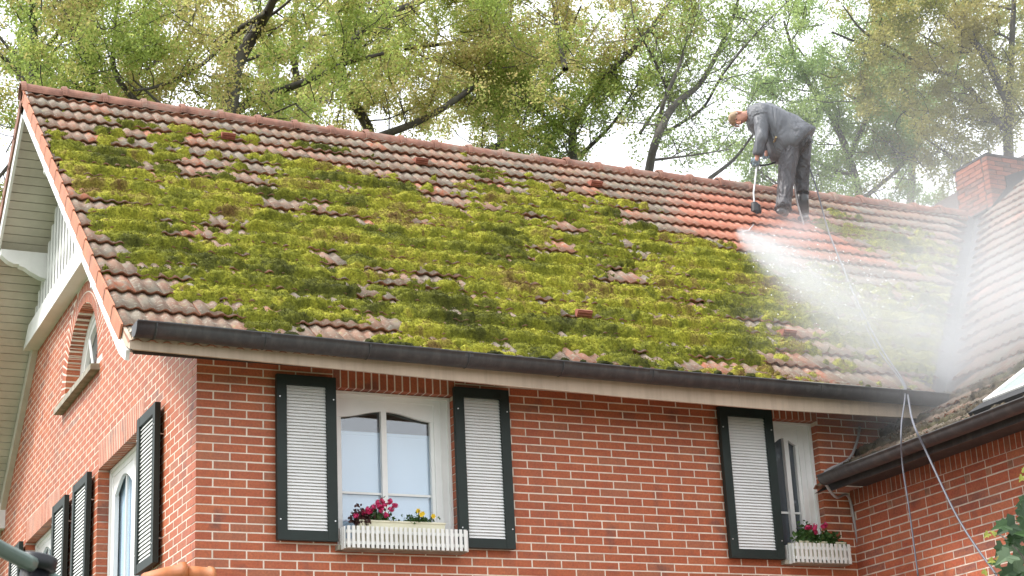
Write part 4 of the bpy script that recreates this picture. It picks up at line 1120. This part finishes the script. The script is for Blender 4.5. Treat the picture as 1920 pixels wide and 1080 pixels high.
for i, (x, y, w_, c_) in enumerate([(180, 120, 3.6, 130), (560, 130, 3.6, 130), (930, 150, 3.4, 110), (1700, 170, 3.6, 70)]):
    T.append(tree('distant_tree', ['far tree behind the oaks at the left end', 'far tree behind the thick oak limb', 'far tree behind the olive brown oak', 'far tree behind the green tree and the chimney oak'][i], (x, y+300), 24+i,
      [([(x, y+300), (x+10, y+120), (x-10, y-40), (x, y-160)], .14), ([(x, y+80), (x+130, y-20), (x+200, y-120)], .07), ([(x, y+60), (x-140, y-10), (x-220, y-100)], .07)],
      M['olive_leaf'] if i != 3 else M['green_leaf'], seed=20+i, leaf=.085, per=10, child_step=.9, hue=(0, .7), fill=[(x, y-20, w_, 2.4, c_)], jy=.5))
print('leaf clumps', [t[1] for t in T])

# ------------------------------------------------------------------ window boxes and flowers
def picket_box(x0, x1, z0, z1, yo, label, n):
    root = empty('picket_planter', (x0, -.1, z0), label=label, cat='window box', group='white picket window boxes')
    w_ = (x1-x0)/n; m_ = MB(); pk = .022
    mesh = MB(); mesh.box(0, pk, 0, .012, 0, z1-z0); me = mesh.mesh('picket')
    for i in range(n):
        o = link('picket', me, M['white'], root); o.location = (x0+w_*i+.004, -yo-.012, z0)
    for zz in (z0+.028, z1-.05):
        m_ = MB(); m_.box(x0, x1, -yo, -yo+.012, zz, zz+.022); m_.build('rail', M['white'], root)
    mesh = MB(); mesh.box(0, .012, 0, pk, 0, z1-z0); me = mesh.mesh('picket')
    for sx in (x0-.012, x1):
        for k in range(3):
            o = link('picket', me, M['white'], root); o.location = (sx, -yo+.02+k*.045, z0)
    m_ = MB(); m_.box(x0, x1, -yo+.012, -.005, z0-.004, z0+.012); m_.build('floor_board', M['stone'], root)
    return root
picket_box(1.075, 2.03, -1.335, -1.175, .15, 'long white picket window box under the wide front window', 26)
picket_box(4.93, 5.475, -1.335, -1.175, .15, 'short white picket window box full of red geraniums at the narrow window', 13)
def trough(x0, x1, z0, z1, label):
    root = empty('flower_trough', ((x0+x1)/2, -.07, z0), label=label, cat='planter')
    m_ = MB(); a, b_ = .02, .0
    m_.prism([(x0+.01, -.12, z0), (x1-.01, -.12, z0), (x1, -.128, z1), (x0, -.128, z1)], (0, .008, 0)); m_.prism([(x0+.01, -.028, z0), (x1-.01, -.028, z0), (x1, -.02, z1), (x0, -.02, z1)], (0, .008, 0))
    m_.box(x0, x0+.008, -.12, -.02, z0, z1); m_.box(x1-.008, x1, -.12, -.02, z0, z1); m_.box(x0-.006, x1+.006, -.134, -.121, z1, z1+.012); m_.box(x0-.006, x1+.006, -.02, -.008, z1, z1+.012)
    m_.build('trough_body', M['planter'], root); m_ = MB(); m_.box(x0+.008, x1-.008, -.12, -.02, z0+.01, z1-.012); m_.build('soil', M['soil'], root)
trough(1.19, 1.86, -1.30, -1.135, 'cream plastic trough inside the wide picket box')
trough(4.96, 5.44, -1.30, -1.165, 'cream plastic trough inside the narrow picket box')
def flowers(name, label, c, w_, h_, leafmat, nleaf, petals, pmat, leafsz=.035, seed=0, cat='flower'):
    rg = np.random.default_rng(seed); c = Vector(c); root = empty(name, c, label=label, cat=cat)
    acc = []; pts = np.array([(c.x+rg.normal(0, .42)*w_, c.y+rg.normal(0, .45)*.05, c.z+abs(rg.normal(0, .5))*h_) for _ in range(nleaf)])
    add_leaves(acc, pts, leafsz, rg, 2, .010, rg.random(nleaf), .5); leaves_mesh(acc, 'foliage', leafmat, root)
    sm = MB()
    for (px_, pz_) in petals:
        p = Vector((c.x+px_, c.y-.03+rg.normal(0, .02), c.z+pz_)); sm.tube([(c.x+px_*.5, c.y, c.z), p], .0025, 4)
    sm.build('stems', M['plant_leaf'], root)
    for (px_, pz_) in petals:
        p = Vector((c.x+px_, c.y-.045+rg.normal(0, .01), c.z+pz_)); fm = MB()
        if pmat is M['yellow']:
            for k in range(6):
                t = 2*math.pi*k/6; d = Vector((math.cos(t), -.25, math.sin(t))); e = Vector((-math.sin(t), 0, math.cos(t)))
                fm.add([p, p+d*.012+e*.008, p+d*.022, p+d*.012-e*.008], [(0, 1, 2, 3)], 0, rg.random())
            fm.tube([p+Vector((0, -.002, 0)), p+Vector((0, -.007, 0))], .004, 6)
        else:
            for k in range(26):
                d = Vector(rg.normal(0, 1, 3)).normalized(); q = p+d*rg.uniform(.008, .026); e = d.orthogonal().normalized(); g = d.cross(e)
                e, g = e*.011, g*.011; fm.add([q-e, q-g, q+e, q+g], [(0, 1, 2, 3)], 0, rg.random())
        fm.build('blossom', pmat, root)
flowers('cyclamen', 'pink flowers with dark leaves at the left of the wide window box', (1.33, -.09, -1.13), .13, .10, M['plant_leaf'], 190, [(-.04, .10), (.0, .135), (.05, .12), (.09, .15), (.02, .08), (-.08, .085), (.13, .12), (.06, .05), (-.11, .06), (.10, .09), (.04, .155), (.005, .105)], M['pink'], seed=3)
flowers('dark_leaved_plant', 'dark purple leaved plant drooping at the left end of the wide box', (1.20, -.10, -1.14), .09, .09, M['dark_leaf'], 150, [(.05, .07), (-.05, .04)], M['pink'], seed=4)
flowers('pansy', 'low green plant with yellow flowers at the right of the wide box', (1.66, -.09, -1.13), .13, .055, M['plant_leaf'], 220, [(-.02, .085), (.025, .07), (.10, .05), (.0, .055)], M['yellow'], .026, 5)
flowers('geranium', 'left red geranium in the narrow window box', (5.09, -.09, -1.165), .10, .12, M['plant_leaf'], 260, [(-.03, .12), (.04, .11), (.07, .09), (.0, .125), (.055, .13)], M['pink'], .045, 6)
flowers('geranium', 'right red geranium with one raised bloom in the narrow window box', (5.30, -.09, -1.17), .11, .07, M['plant_leaf'], 260, [(-.06, .14), (-.05, .155)], M['pink'], .045, 8)

# ------------------------------------------------------------------ worker
def roofhit(x, y, h=0):
    P0 = RP(0, 0, h); d = ray(x, y); return CAM+d*((P0-CAM).dot(NM)/d.dot(NM))
F1 = roofhit(1468, 408); F2 = roofhit(1511, 413)
fh = Vector((fwd.x, fwd.y, 0)).normalized(); rh = Vector((fh.y, -fh.x, 0)); PB = (F1+F2)/2
def pp(x, y, d=0):
    q = PB+fh*d; v = ray(x, y); return CAM+v*((q-CAM).dot(fh)/v.dot(fh))
person = empty('person', PB, label='blond worker in wet dark grey jacket bending over on the roof with a washing lance', cat='person')
# body: one continuous skin
J = {'pelvis': (pp(1494, 262), .115), 'waist': (pp(1470, 236), .115), 'chest': (pp(1442, 216), .125), 'neck': (pp(1413, 213), .055), 'head0': (pp(1398, 217, -.02), .06), 'head1': (pp(1384, 223, -.03), .083), 'head2': (pp(1376, 226, -.03), .06),
     'sh1': (pp(1428, 222, -.16), .06), 'el1': (pp(1428, 258, -.20), .045), 'wr1': (pp(1420, 292, -.16), .030), 'ha1': (pp(1418, 303, -.15), .028),
     'sh2': (pp(1432, 218, .16), .06), 'el2': (pp(1448, 252, .18), .045), 'wr2': (pp(1438, 285, .05), .030), 'ha2': (pp(1436, 296, .02), .028),
     'hip1': (pp(1482, 275, -.09), .09), 'kn1': (pp(1474, 333, -.10), .06), 'an1': (F1+Vector((0, 0, .10))-fh*.08, .045),
     'hip2': (pp(1502, 275, .09), .09), 'kn2': (pp(1502, 335, .10), .06), 'an2': (F2+Vector((0, 0, .10))+fh*.06, .045)}
keys = list(J); ed = [('pelvis', 'waist'), ('waist', 'chest'), ('chest', 'neck'), ('neck', 'head0'), ('head0', 'head1'), ('head1', 'head2'), ('chest', 'sh1'), ('sh1', 'el1'), ('el1', 'wr1'), ('wr1', 'ha1'), ('chest', 'sh2'), ('sh2', 'el2'), ('el2', 'wr2'), ('wr2', 'ha2'),
      ('pelvis', 'hip1'), ('hip1', 'kn1'), ('kn1', 'an1'), ('pelvis', 'hip2'), ('hip2', 'kn2'), ('kn2', 'an2')]
me = bpy.data.meshes.new('body'); me.from_pydata([tuple(J[k_][0]) for k_ in keys], [(keys.index(a), keys.index(b_)) for a, b_ in ed], [])
body = link('body', me, M['skin'], person)
sk = body.modifiers.new('skin', 'SKIN'); sub = body.modifiers.new('sub', 'SUBSURF'); sub.levels = sub.render_levels = 2
for i, k_ in enumerate(keys): me.skin_vertices[0].data[i].radius = (J[k_][1],)*2; me.skin_vertices[0].data[i].use_root = (k_ == 'pelvis')
# face: nose, brow, ear, eye ; the crown points left, the face looks down-left towards the camera
hd = pp(1383, 223, -.03); ax_crown = (pp(1372, 219)-pp(1392, 221)).normalized(); ax_face = (pp(1386, 236, -.12)-pp(1384, 223, 0)).normalized(); ax_side = ax_crown.cross(ax_face).normalized()
mb = MB(); c = hd+ax_face*.088-ax_crown*.01
mb.prism([c-ax_side*.016-ax_crown*.02, c+ax_side*.016-ax_crown*.02, c+ax_crown*.028], ax_face*.022); mb.build('nose', M['skin'], person)
for sg in (-1, 1):
    mb = MB(); e = hd+ax_face*.080+ax_side*sg*.033+ax_crown*.022; mb.tube([e, e+ax_face*.008], [.011, .007], 8); mb.build('eye', M['black'], person)
    mb = MB(); e = hd+ax_side*sg*.086-ax_crown*.005; mb.loft([(e, ax_crown*.032, ax_face*.018), (e+ax_side*sg*.014, ax_crown*.030, ax_face*.017)], 10); mb.build('ear', M['skin'], person)
mb = MB(); c = hd+ax_face*.078-ax_crown*.045; mb.obox(c-ax_side*.024, ax_side*.048, ax_crown*.008, ax_face*.012); mb.build('mouth', M['dark_leaf'], person)
# hair cap
mb = MB(); V = []; F = []
nu, nv = 18, 8
for j in range(nv+1):
    th = R(4+j*9.8)
    for i in range(nu):
        ph = 2*math.pi*i/nu; d = ax_crown*math.cos(th)+(ax_face*math.cos(ph)*-1+ax_side*math.sin(ph))*math.sin(th)
        front = max(0, d.dot(ax_face)); rr = .095-.05*max(0, front-.35)*2+random.uniform(-.002, .003); V.append(hd+d*rr+ax_crown*.012)
for j in range(nv):
    for i in range(nu): F.append((j*nu+i, j*nu+(i+1) % nu, (j+1)*nu+(i+1) % nu, (j+1)*nu+i))
F.append(tuple(range(nu))); mb.add(V, F); mb.build('hair', M['hair'], person, smooth=True)
# jacket torso: rings from collar to flared hem, fh = depth axis
def ring_px(xa, ya, xb, yb, dep, c_d=0):
    a, b_ = pp(xa, ya, c_d), pp(xb, yb, c_d); return ((a+b_)/2, (b_-a)/2, fh*dep)
mb = MB(); mb.loft([ring_px(1404, 205, 1400, 228, .085), ring_px(1412, 197, 1403, 240, .16), ring_px(1424, 195, 1412, 248, .21), ring_px(1440, 196, 1426, 258, .23), ring_px(1458, 202, 1436, 272, .235), ring_px(1476, 210, 1442, 290, .24), ring_px(1494, 219, 1448, 302, .25), ring_px(1512, 231, 1460, 307, .26), ring_px(1529, 245, 1476, 301, .285), ring_px(1524, 250, 1479, 297, .25)], 26, wr=.055, caps=True)
jk = mb.build('jacket', M['jacket'], person, smooth=True)
for (s_, dd) in (('1', -.05), ('2', .03)):
    A_, B_, C_ = J['sh'+s_][0], J['el'+s_][0], J['wr'+s_][0]
    pts = curve_pts([A_+Vector((0, 0, .05)), A_, A_.lerp(B_, .5), B_, B_.lerp(C_, .5), C_], 3); n = len(pts); mb = MB()
    rings = []
    for i, p in enumerate(pts):
        t = (pts[min(i+1, n-1)]-pts[max(i-1, 0)]).normalized(); e = t.cross(fh).normalized(); g = t.cross(e); r_ = .098-.038*i/(n-1)+random.uniform(-.005, .005); rings.append((p, e*r_, g*r_*1.05))
    mb.loft(rings, 14, wr=.05); mb.build('sleeve', M['jacket'], person, smooth=True)
mb = MB(); mb.loft([ring_px(1400, 203, 1398, 226, .075), ring_px(1409, 198, 1404, 232, .105)], 16, caps=False); mb.build('collar', M['jacket'], person, smooth=True)
# trousers
def leg(hp, kn, an, rr, nm, mat, bl=0):
    pts = curve_pts([hp+Vector((0, 0, .08)), hp, hp.lerp(kn, .5), kn, kn.lerp(an, .5), an], 4); n = len(pts); rings = []
    for i, p in enumerate(pts):
        t = (pts[min(i+1, n-1)]-pts[max(i-1, 0)]).normalized(); e = t.cross(fh).normalized(); g = t.cross(e); r_ = np.interp(i/(n-1), [0, .25, .6, .85, 1], rr)+random.uniform(-.004, .004); rings.append((p, e*r_, g*r_*1.15))
    mb = MB(); mb.loft(rings, 14, wr=.05); mb.build(nm, mat, person, smooth=True)
leg(J['hip1'][0], J['kn1'][0], J['an1'][0]-Vector((0, 0, .03)), [.13, .115, .098, .088, .098], 'trouser_leg', M['trouser_hazed'])
leg(J['hip2'][0]+Vector((0, 0, 0)), J['kn2'][0], pp(1504, 364, .09), [.135, .12, .095, .078, .085], 'trouser_leg', M['trouser_hazed2'])
mb = MB(); mb.loft([ring_px(1470, 262, 1462, 290, .15), ring_px(1500, 240, 1476, 300, .19), ring_px(1518, 256, 1496, 298, .17), ring_px(1524, 266, 1508, 288, .12)], 16, wr=.03); mb.build('trouser_seat', M['trouser_hazed2'], person, smooth=True)
mb = MB(); mb.tube([pp(1515, 262, -.1), pp(1524, 266, -.06)], [.03, .012], 8); mb.build('cloth_rag', M['glove'], person)
# boots
for (kn, an, F_) in ((J['kn1'][0], J['an1'][0], F1), (pp(1503, 360, .09), J['an2'][0], F2)):
    mb = MB(); top = an.lerp(kn, .98) if F_ is F2 else an.lerp(kn, .25); rings = []
    for t, r_ in ((0, .078), (.5, .068), (1, .058)):
        p = top.lerp(an, t); rings.append((p, rh*r_, fh*r_*1.05))
    mb.loft(rings, 14)
    dr = (rh*-.35-fh*.75).normalized(); sdv = dr.cross(Vector((0, 0, 1))).normalized()
    base = Vector((an.x, an.y, F_.z+.035)); mb.loft([(base-dr*.08+Vector((0, 0, .02)), sdv*.04, Vector((0, 0, .05))), (base+Vector((0, 0, .02)), sdv*.05, Vector((0, 0, .065))), (base+dr*.10-Vector((0, 0, .02)), sdv*.052, Vector((0, 0, .042))), (base+dr*.19-Vector((0, 0, .05)), sdv*.035, Vector((0, 0, .028)))], 12)
    mb.build('boot', M['boot'], person, smooth=True)
# gloved hands: palm and five curled fingers
def hand(w0, dirv, out_, side):
    p = w0; d = dirv.normalized(); s_ = side.normalized(); o = out_.normalized(); mb = MB()
    mb.loft([(p, s_*.028, o*.020), (p+d*.04, s_*.040, o*.018), (p+d*.085, s_*.042, o*.016)], 12)
    for i, ln in enumerate((.062, .072, .068, .052)):
        b_ = p+d*.08+s_*(-.030+.020*i); mb.tube([b_, b_+d*ln*.45+o*.006, b_+d*ln*.55+o*.03, b_+d*ln*.25+o*.046], [.0095, .009, .008, .007], 7)
    b_ = p+d*.03+s_*-.036; mb.tube([b_, b_-s_*.022+d*.025+o*.015, b_-s_*.008+d*.05+o*.038], [.011, .010, .008], 7)
    mb.build('glove', M['glove'], person, smooth=True)
hand(J['wr1'][0], (J['ha1'][0]-J['wr1'][0]), fh, rh); hand(J['wr2'][0], (J['ha2'][0]-J['wr2'][0]), -fh, rh)

# washing lance
lance = empty('washing_lance', pp(1418, 308, -.10), label='steel pressure washer lance with black nozzle guard held in the gloved hands', cat='lance')
mb = MB(); mb.tube([pp(1419, 309, -.11), pp(1416, 340, -.12), pp(1413, 362, -.12), pp(1415, 388, -.12)], .011, 8); mb.build('lance_tube', M['steel'], lance)
mb = MB(); mb.tube([pp(1418, 399, -.12), pp(1417, 416, -.16), roofhit(1404, 432, .10), roofhit(1391, 434, .10)], .008, 7); mb.build('nozzle_tube', M['steel'], lance)
mb = MB(); mb.tube(curve_pts([pp(1417, 304, -.11), pp(1425, 310, -.11), pp(1437, 309, -.06), pp(1452, 305, .0), pp(1466, 296, .05)], 4), .011, 8); mb.build('lance_handle', M['black'], lance)
mb = MB(); mb.tube([pp(1443, 284, .0), pp(1455, 257, -.26)], .012, 8); mb.build('brass_tube', M['brass'], lance)
mb = MB(); mb.loft([(pp(1414, 380, -.12), rh*.035, fh*.035), (pp(1417, 386, -.12), rh*.055, fh*.05), (pp(1418, 397, -.12), rh*.062, fh*.06), (pp(1419, 402, -.12), rh*.045, fh*.05)], 12); mb.build('nozzle_guard', M['black'], lance)
def hose(name, label, pts, r_, mat, cat='hose', group=None):
    mb = MB(); mb.tube(curve_pts(pts, 8), r_, 7); return mb.build(name, mat, smooth=True, label=label, cat=cat, group=group)
hose('pressure_hose', 'thick grey hose from the worker down the mossy roof and across the annex wall', [pp(1512, 297, .05), pp(1530, 350, .02), roofhit(1553, 432, .03), roofhit(1580, 500, .06), roofhit(1605, 560, .06), roofhit(1650, 648, .06), roofhit(1692, 712, .05), at(1702, 742, -.66), atX(1712, 792, 5.03), atX(1738, 850, 5.03), atX(1790, 960, 5.0), atX(1830, 1025, 4.97), atX(1866, 1075, 4.95), atX(1890, 1120, 4.93)], .0085, M['hose_grey'])
hose('water_hose', 'thin pale hose hanging straight down from the gutter beside the thicker pressure hose', [roofhit(1600, 560, .04), roofhit(1640, 645, .04), roofhit(1688, 712, .04), at(1697, 740, -.655), atX(1690, 800, 5.035), atX(1692, 870, 5.04), atX(1704, 950, 5.04), atX(1722, 1085, 5.04)], .0065, M['hose_grey'])
hose('safety_rope', 'pale thin rope hanging behind the boot of the worker down to the tiles', [pp(1489, 346, .0), pp(1495, 380, -.02), roofhit(1507, 420, .02)], .010, M['pipe'], 'rope')
hose('downpipe_cable', 'white cable pipe running down the inner corner between both brick walls', [at(1612, 800, -.03), at(1606, 830, -.05), at(1590, 862, -.1), Vector((5.20, -.27, -.62)), Vector((5.30, -.25, -.80)), at(1590, 930, -.06), at(1603, 985, -.035), at(1612, 1040, -.03), at(1618, 1090, -.03)], .012, M['pipe'], 'cable')

# ------------------------------------------------------------------ foreground pieces
pole = empty('parasol_stand', at(62, 1100, -8.5), label='black capped pole with grey green rails in the near bottom left corner', cat='pole')
c = at(70, 1056, -8.5); mb = MB(); ax = (at(50, 1150, -8.5)-c).normalized()
mb.tube([c, c+ax*.9], .030, 18); mb.build('post', M['black'], pole, smooth=True)
mb = MB(); mb.tube([c-ax*.016, c-ax*.012, c+ax*.012, c+ax*.016], [.034, .040, .040, .034], 22); mb.build('flange_cap', M['black'], pole, smooth=True)
mb = MB(); mb.tube(curve_pts([at(-60, 990, -8.7), at(0, 1028, -8.62), at(60, 1058, -8.55)], 5), .016, 10); mb.build('rail', M['rail'], pole, smooth=True)
mb = MB(); mb.tube([at(60, 1052, -8.5), at(46, 1110, -8.5)], .012, 8); mb.build('rail', M['rail'], pole, smooth=True)
mb = MB(); mb.tube([at(80, 1072, -8.5), at(130, 1098, -8.45)], .010, 8); mb.build('rail', M['rail'], pole, smooth=True)
porch = empty('porch_roof', (.0, -1.1, -2.2), label='small orange clay tiled porch roof at the foot of the house corner', cat='porch')
pa, pb, pc = at(255, 1100, -1.0), at(330, 1083, -1.0), at(405, 1092, -1.0)
for (a, b_) in ((at(268, 1093, -1.0), at(345, 1076, -1.0)), (at(340, 1079, -1.0), at(398, 1086, -1.02))):
    mb = MB(); t = (b_-a); mb.loft([(a, Vector((0, .09, 0)), Vector((0, 0, .062))), (a.lerp(b_, .5), Vector((0, .095, 0)), Vector((0, 0, .07))), (a.lerp(b_, .85), Vector((0, .095, 0)), Vector((0, 0, .070))), (a.lerp(b_, .86), Vector((0, .105, 0)), Vector((0, 0, .080))), (b_, Vector((0, .105, 0)), Vector((0, 0, .078)))], 18)
    mb.build('ridge_tile', M['orange_tile'], porch, smooth=True)
mb = MB(); mb.prism([pa-Vector((.5, 0, .5)), pc+Vector((.5, 0, -.5)), pc-Vector((0, 0, .05)), pa-Vector((0, 0, .04))], (0, -.05, 0)); mb.build('porch_slope', M['orange_tile'], porch)
mb = MB(); mb.box(pa.x+.05, pc.x-.05, -1.0, -.01, GROUND, pa.z-.6); mb.build('porch_wall', M['brick'], porch)

# ivy in the near right corner
ivy = empty('ivy', at(1930, 1100, -6.2), label='glossy dark ivy leaves reaching in at the bottom right corner', cat='plant')
rd = random.Random(5)
def ivy_leaf(c, sz, tip, nrm, a):
    tip = Vector(tip).normalized(); nrm = Vector(nrm).normalized(); sdv = tip.cross(nrm).normalized(); nrm = sdv.cross(tip)
    o_ = [(0, 0), (.28, -.18), (.50, .02), (.34, .22), (.42, .52), (.20, .55), (0, 1.0), (-.20, .55), (-.42, .52), (-.34, .22), (-.50, .02), (-.28, -.18)]
    V = [c+(sdv*x+tip*y_)*sz+nrm*sz*(.10*abs(x)*2-.25*y_*y_+.04*math.sin(7*x+5*y_)) for x, y_ in o_]+[c+tip*sz*.35+nrm*sz*-.03]
    mb = MB(); k = len(o_)
    for i in range(k): mb.add([V[i], V[(i+1) % k], V[k]], [(0, 1, 2)], 0, a)
    mb.build('leaf', M['ivy'], ivy)
vines = [[(1945, 1100), (1915, 1040), (1885, 1010), (1868, 1000)], [(1960, 1080), (1930, 1000), (1905, 960)], [(1950, 1120), (1900, 1080), (1865, 1075)]]
for vn in vines:
    mb = MB(); mb.tube(curve_pts([at(x, y, -6.2+.1*i) for i, (x, y) in enumerate(vn)], 4), .004, 5); mb.build('stem', M['bark'], ivy)
leaves = [(1888, 985, .085, (-1, 0, -.1), .35), (1905, 1000, .08, (-.6, 0, -.8), .2), (1895, 1040, .105, (-1, -.2, -.35), .78), (1918, 1060, .12, (-.9, -.2, -.6), .72), (1880, 1022, .07, (-.8, 0, -.9), .15), (1925, 985, .09, (-.3, 0, 1), .25), (1915, 965, .08, (.5, 0, 1), .1),
          (1930, 1030, .10, (.2, 0, -1), .3), (1900, 1070, .09, (-1, 0, -.4), .1), (1890, 1078, .10, (-.3, 0, -1), .7), (1875, 1060, .06, (-.8, 0, .2), .45), (1925, 945, .07, (.3, 0, .8), .2), (1935, 1085, .12, (-.5, 0, -.9), .3), (1912, 1020, .08, (-.9, 0, .3), .18), (1940, 1005, .1, (-.5, 0, .1), .5)]
for (x, y, sz, tip, a) in leaves:
    ivy_leaf(at(x, y, -6.2+rd.uniform(-.12, .12)), sz*.95, tip, (rd.uniform(-.4, .2), -1, rd.uniform(.2, .8)), a)
for k in range(26):
    x, y = rd.uniform(1885, 1960), rd.uniform(935, 1110)
    if (x-1960)*-.9+0 > (y-900)*.55+10: continue
    ivy_leaf(at(x, y, -6.1+rd.uniform(-.05, .25)), rd.uniform(.06, .11), (rd.uniform(-1, .3), rd.uniform(-.3, .3), rd.uniform(-1, .6)), (rd.uniform(-.5, .3), -1, rd.uniform(.1, .9)), rd.choice([.05, .15, .3, .5, .75]))
for (x, y) in ((1853, 1000), (1866, 1003), (1872, 1052), (1862, 1050), (1845, 1076), (1917, 893), (1920, 886)):
    ivy_leaf(at(x, y, -6.25), .032, (rd.uniform(-1, 1), 0, rd.uniform(-1, 1)), (0, -1, .4), 1.0)

# ------------------------------------------------------------------ water spray and drifting mist
def vol_mat(name, build):
    m = bpy.data.materials.new(name); m.use_nodes = True; nt = m.node_tree; nt.nodes.clear()
    o = N(nt, 'ShaderNodeOutputMaterial'); v = N(nt, 'ShaderNodeVolumePrincipled'); v.inputs['Color'].default_value = (.84, .86, .89, 1); v.inputs['Anisotropy'].default_value = .25
    nt.links.new(v.outputs[0], o.inputs['Volume']); d = build(nt); nt.links.new(d, v.inputs['Density']); return m
def mth(nt, op, a, b_=None, c=None):
    n = N(nt, 'ShaderNodeMath', operation=op)
    for i, v in enumerate((a, b_, c)):
        if v is None: continue
        if isinstance(v, (int, float)): n.inputs[i].default_value = v
        else: nt.links.new(v, n.inputs[i])
    return n.outputs[0]
def spray_density(nt):
    # object space: x along the jet (0..L), y/z across
    tc = N(nt, 'ShaderNodeTexCoord').outputs['Object']; sp = N(nt, 'ShaderNodeSeparateXYZ'); nt.links.new(tc, sp.inputs[0]); x, y, z = sp.outputs
    wd = mth(nt, 'MULTIPLY_ADD', x, .155, .035)
    r2 = mth(nt, 'ADD', mth(nt, 'MULTIPLY', y, y), mth(nt, 'MULTIPLY', z, z)); q = mth(nt, 'DIVIDE', r2, mth(nt, 'MULTIPLY', wd, wd))
    g = mth(nt, 'POWER', 2.718, mth(nt, 'MULTIPLY', q, -1.3))
    fall = mth(nt, 'DIVIDE', .80, mth(nt, 'MULTIPLY_ADD', mth(nt, 'MULTIPLY', wd, wd), 4.0, .055))
    end = N(nt, 'ShaderNodeMapRange'); end.interpolation_type = 'SMOOTHSTEP'; nt.links.new(x, end.inputs[0]); end.inputs[1].default_value = 3.7; end.inputs[2].default_value = 1.6; end.inputs[3].default_value = 0; end.inputs[4].default_value = 1
    n = noise(nt, 3.2, 5, .6, tc); nn = N(nt, 'ShaderNodeMapRange'); nt.links.new(n.outputs[0], nn.inputs[0]); nn.inputs[1].default_value = .3; nn.inputs[2].default_value = .7; nn.inputs[3].default_value = .45; nn.inputs[4].default_value = 1.5
    return mth(nt, 'MULTIPLY', mth(nt, 'MULTIPLY', mth(nt, 'MULTIPLY', g, fall), end.outputs[0]), nn.outputs[0])
nz = roofhit(1386, 434, .10); tgt = roofhit(1745, 690, .30); jd = (tgt-nz).normalized(); jl = 3.8
mb = MB(); mb.tube([(0, 0, 0), (jl, 0, 0)], [.09, 1.25], 20); spray = mb.build('water_spray', vol_mat('water spray', spray_density), label='white fan of high pressure water blowing down the roof from the lance', kind='stuff')
spray.location = nz; spray.rotation_euler = jd.to_track_quat('X', 'Z').to_euler()
def blob_density(k, nscale, p=2.0, amp=(.4, 1.5)):
    def f(nt):
        tc = N(nt, 'ShaderNodeTexCoord').outputs['Object']; ln = N(nt, 'ShaderNodeVectorMath', operation='LENGTH'); nt.links.new(tc, ln.inputs[0])
        mr = N(nt, 'ShaderNodeMapRange'); mr.interpolation_type = 'SMOOTHERSTEP'; nt.links.new(ln.outputs['Value'], mr.inputs[0]); mr.inputs[1].default_value = 1; mr.inputs[2].default_value = .0; mr.inputs[3].default_value = 0; mr.inputs[4].default_value = 1
        n = noise(nt, nscale, 4, .6, tc); nn = N(nt, 'ShaderNodeMapRange'); nt.links.new(n.outputs[0], nn.inputs[0]); nn.inputs[1].default_value = .3; nn.inputs[2].default_value = .7; nn.inputs[3].default_value = amp[0]; nn.inputs[4].default_value = amp[1]
        return mth(nt, 'MULTIPLY', mth(nt, 'MULTIPLY', mth(nt, 'POWER', mr.outputs[0], p), nn.outputs[0]), k)
    return f
def blob(name, c, s, k, nscale, p, label, amp=(.4, 1.5)):
    import bmesh
    bm = bmesh.new(); bmesh.ops.create_icosphere(bm, subdivisions=3, radius=1); me = bpy.data.meshes.new(name); bm.to_mesh(me); bm.free()
    o = link(name, me, vol_mat(name, blob_density(k, nscale, p, amp)), label=label, kind='stuff'); o.location = c; o.scale = s; return o
c1 = roofhit(1690, 600, .5); blob('drifting_mist', c1+Vector((.50, -.45, -.15)), (2.4, 3.1, 1.75), .58, 2.0, 1.0, 'pale cloud of spray mist hanging over the valley between the roofs')
c2 = roofhit(1786, 690, .1); blob('foot_mist', roofhit(1500, 432, .12), (.75, .5, .38), 1.2, 2.5, 1.2, 'white mist rising around the boots of the worker')
blob('splash_mist', c2, (.24, .45, .55), 2.4, 3.0, 1.4, 'white splash of water at the bottom of the valley')
c3 = Vector((10.5, 4.0, 3.2)); blob('thin_mist', c3, (6.2, 7.5, 4.2), .040, 1.3, 1.0, 'thin veil of water mist around the worker and chimney', (.8, 1.2))

mb = MB(); rd = random.Random(11)
for i in range(450):
    t = .2+rd.random()**.7*3.0; wd = .05+.16*t; p = nz+jd*t+Vector((rd.gauss(0, .7), rd.gauss(0, .7), abs(rd.gauss(0, .45))))*wd; r_ = rd.uniform(.003, .007)
    d = jd*r_*rd.uniform(1, 3); e = Vector((0, 0, r_)); g = jd.cross(Vector((0, 0, 1))).normalized()*r_
    mb.add([p-d, p+e, p+g, p-e, p-g, p+d], [(0, 2, 1), (0, 3, 2), (0, 4, 3), (0, 1, 4), (5, 1, 2), (5, 2, 3), (5, 3, 4), (5, 4, 1)])
m, nt, b = newmat('water drop'); b.inputs['Base Color'].default_value = (.9, .93, .95, 1); b.inputs['Roughness'].default_value = .1; M['drop'] = m
mb.build('water_drops', M['drop'], label='flying water drops in the spray', kind='stuff')

import bmesh as _bm
mb = MB(); rd = random.Random(17)
for i in range(30):
    x = rd.uniform(-.3, 6.1); c = Vector((x, -.60-rd.random()*.03, .100-.053*(x+.585)/6.9)); rx = rd.uniform(.02, .06); q = rd.uniform(.018, .032)
    V = []; F = []; nu, nv = 9, 4
    for j in range(nv+1):
        th = math.pi*.5*j/nv
        for k in range(nu): V.append(c+Vector((rx*math.cos(th)*math.cos(6.283*k/nu), .022*math.cos(th)*math.sin(6.283*k/nu), q*math.sin(th)-.012))+Vector((rd.uniform(-1, 1), rd.uniform(-1, 1), rd.uniform(-1, 1)))*.004)
    for j in range(nv):
        for k in range(nu): F.append((j*nu+k, j*nu+(k+1) % nu, (j+1)*nu+(k+1) % nu, (j+1)*nu+k))
    mb.add(V, F)
mb.build('gutter_moss', M['moss'], label='small lumps of loose moss lying along the gutter lip', kind='stuff')
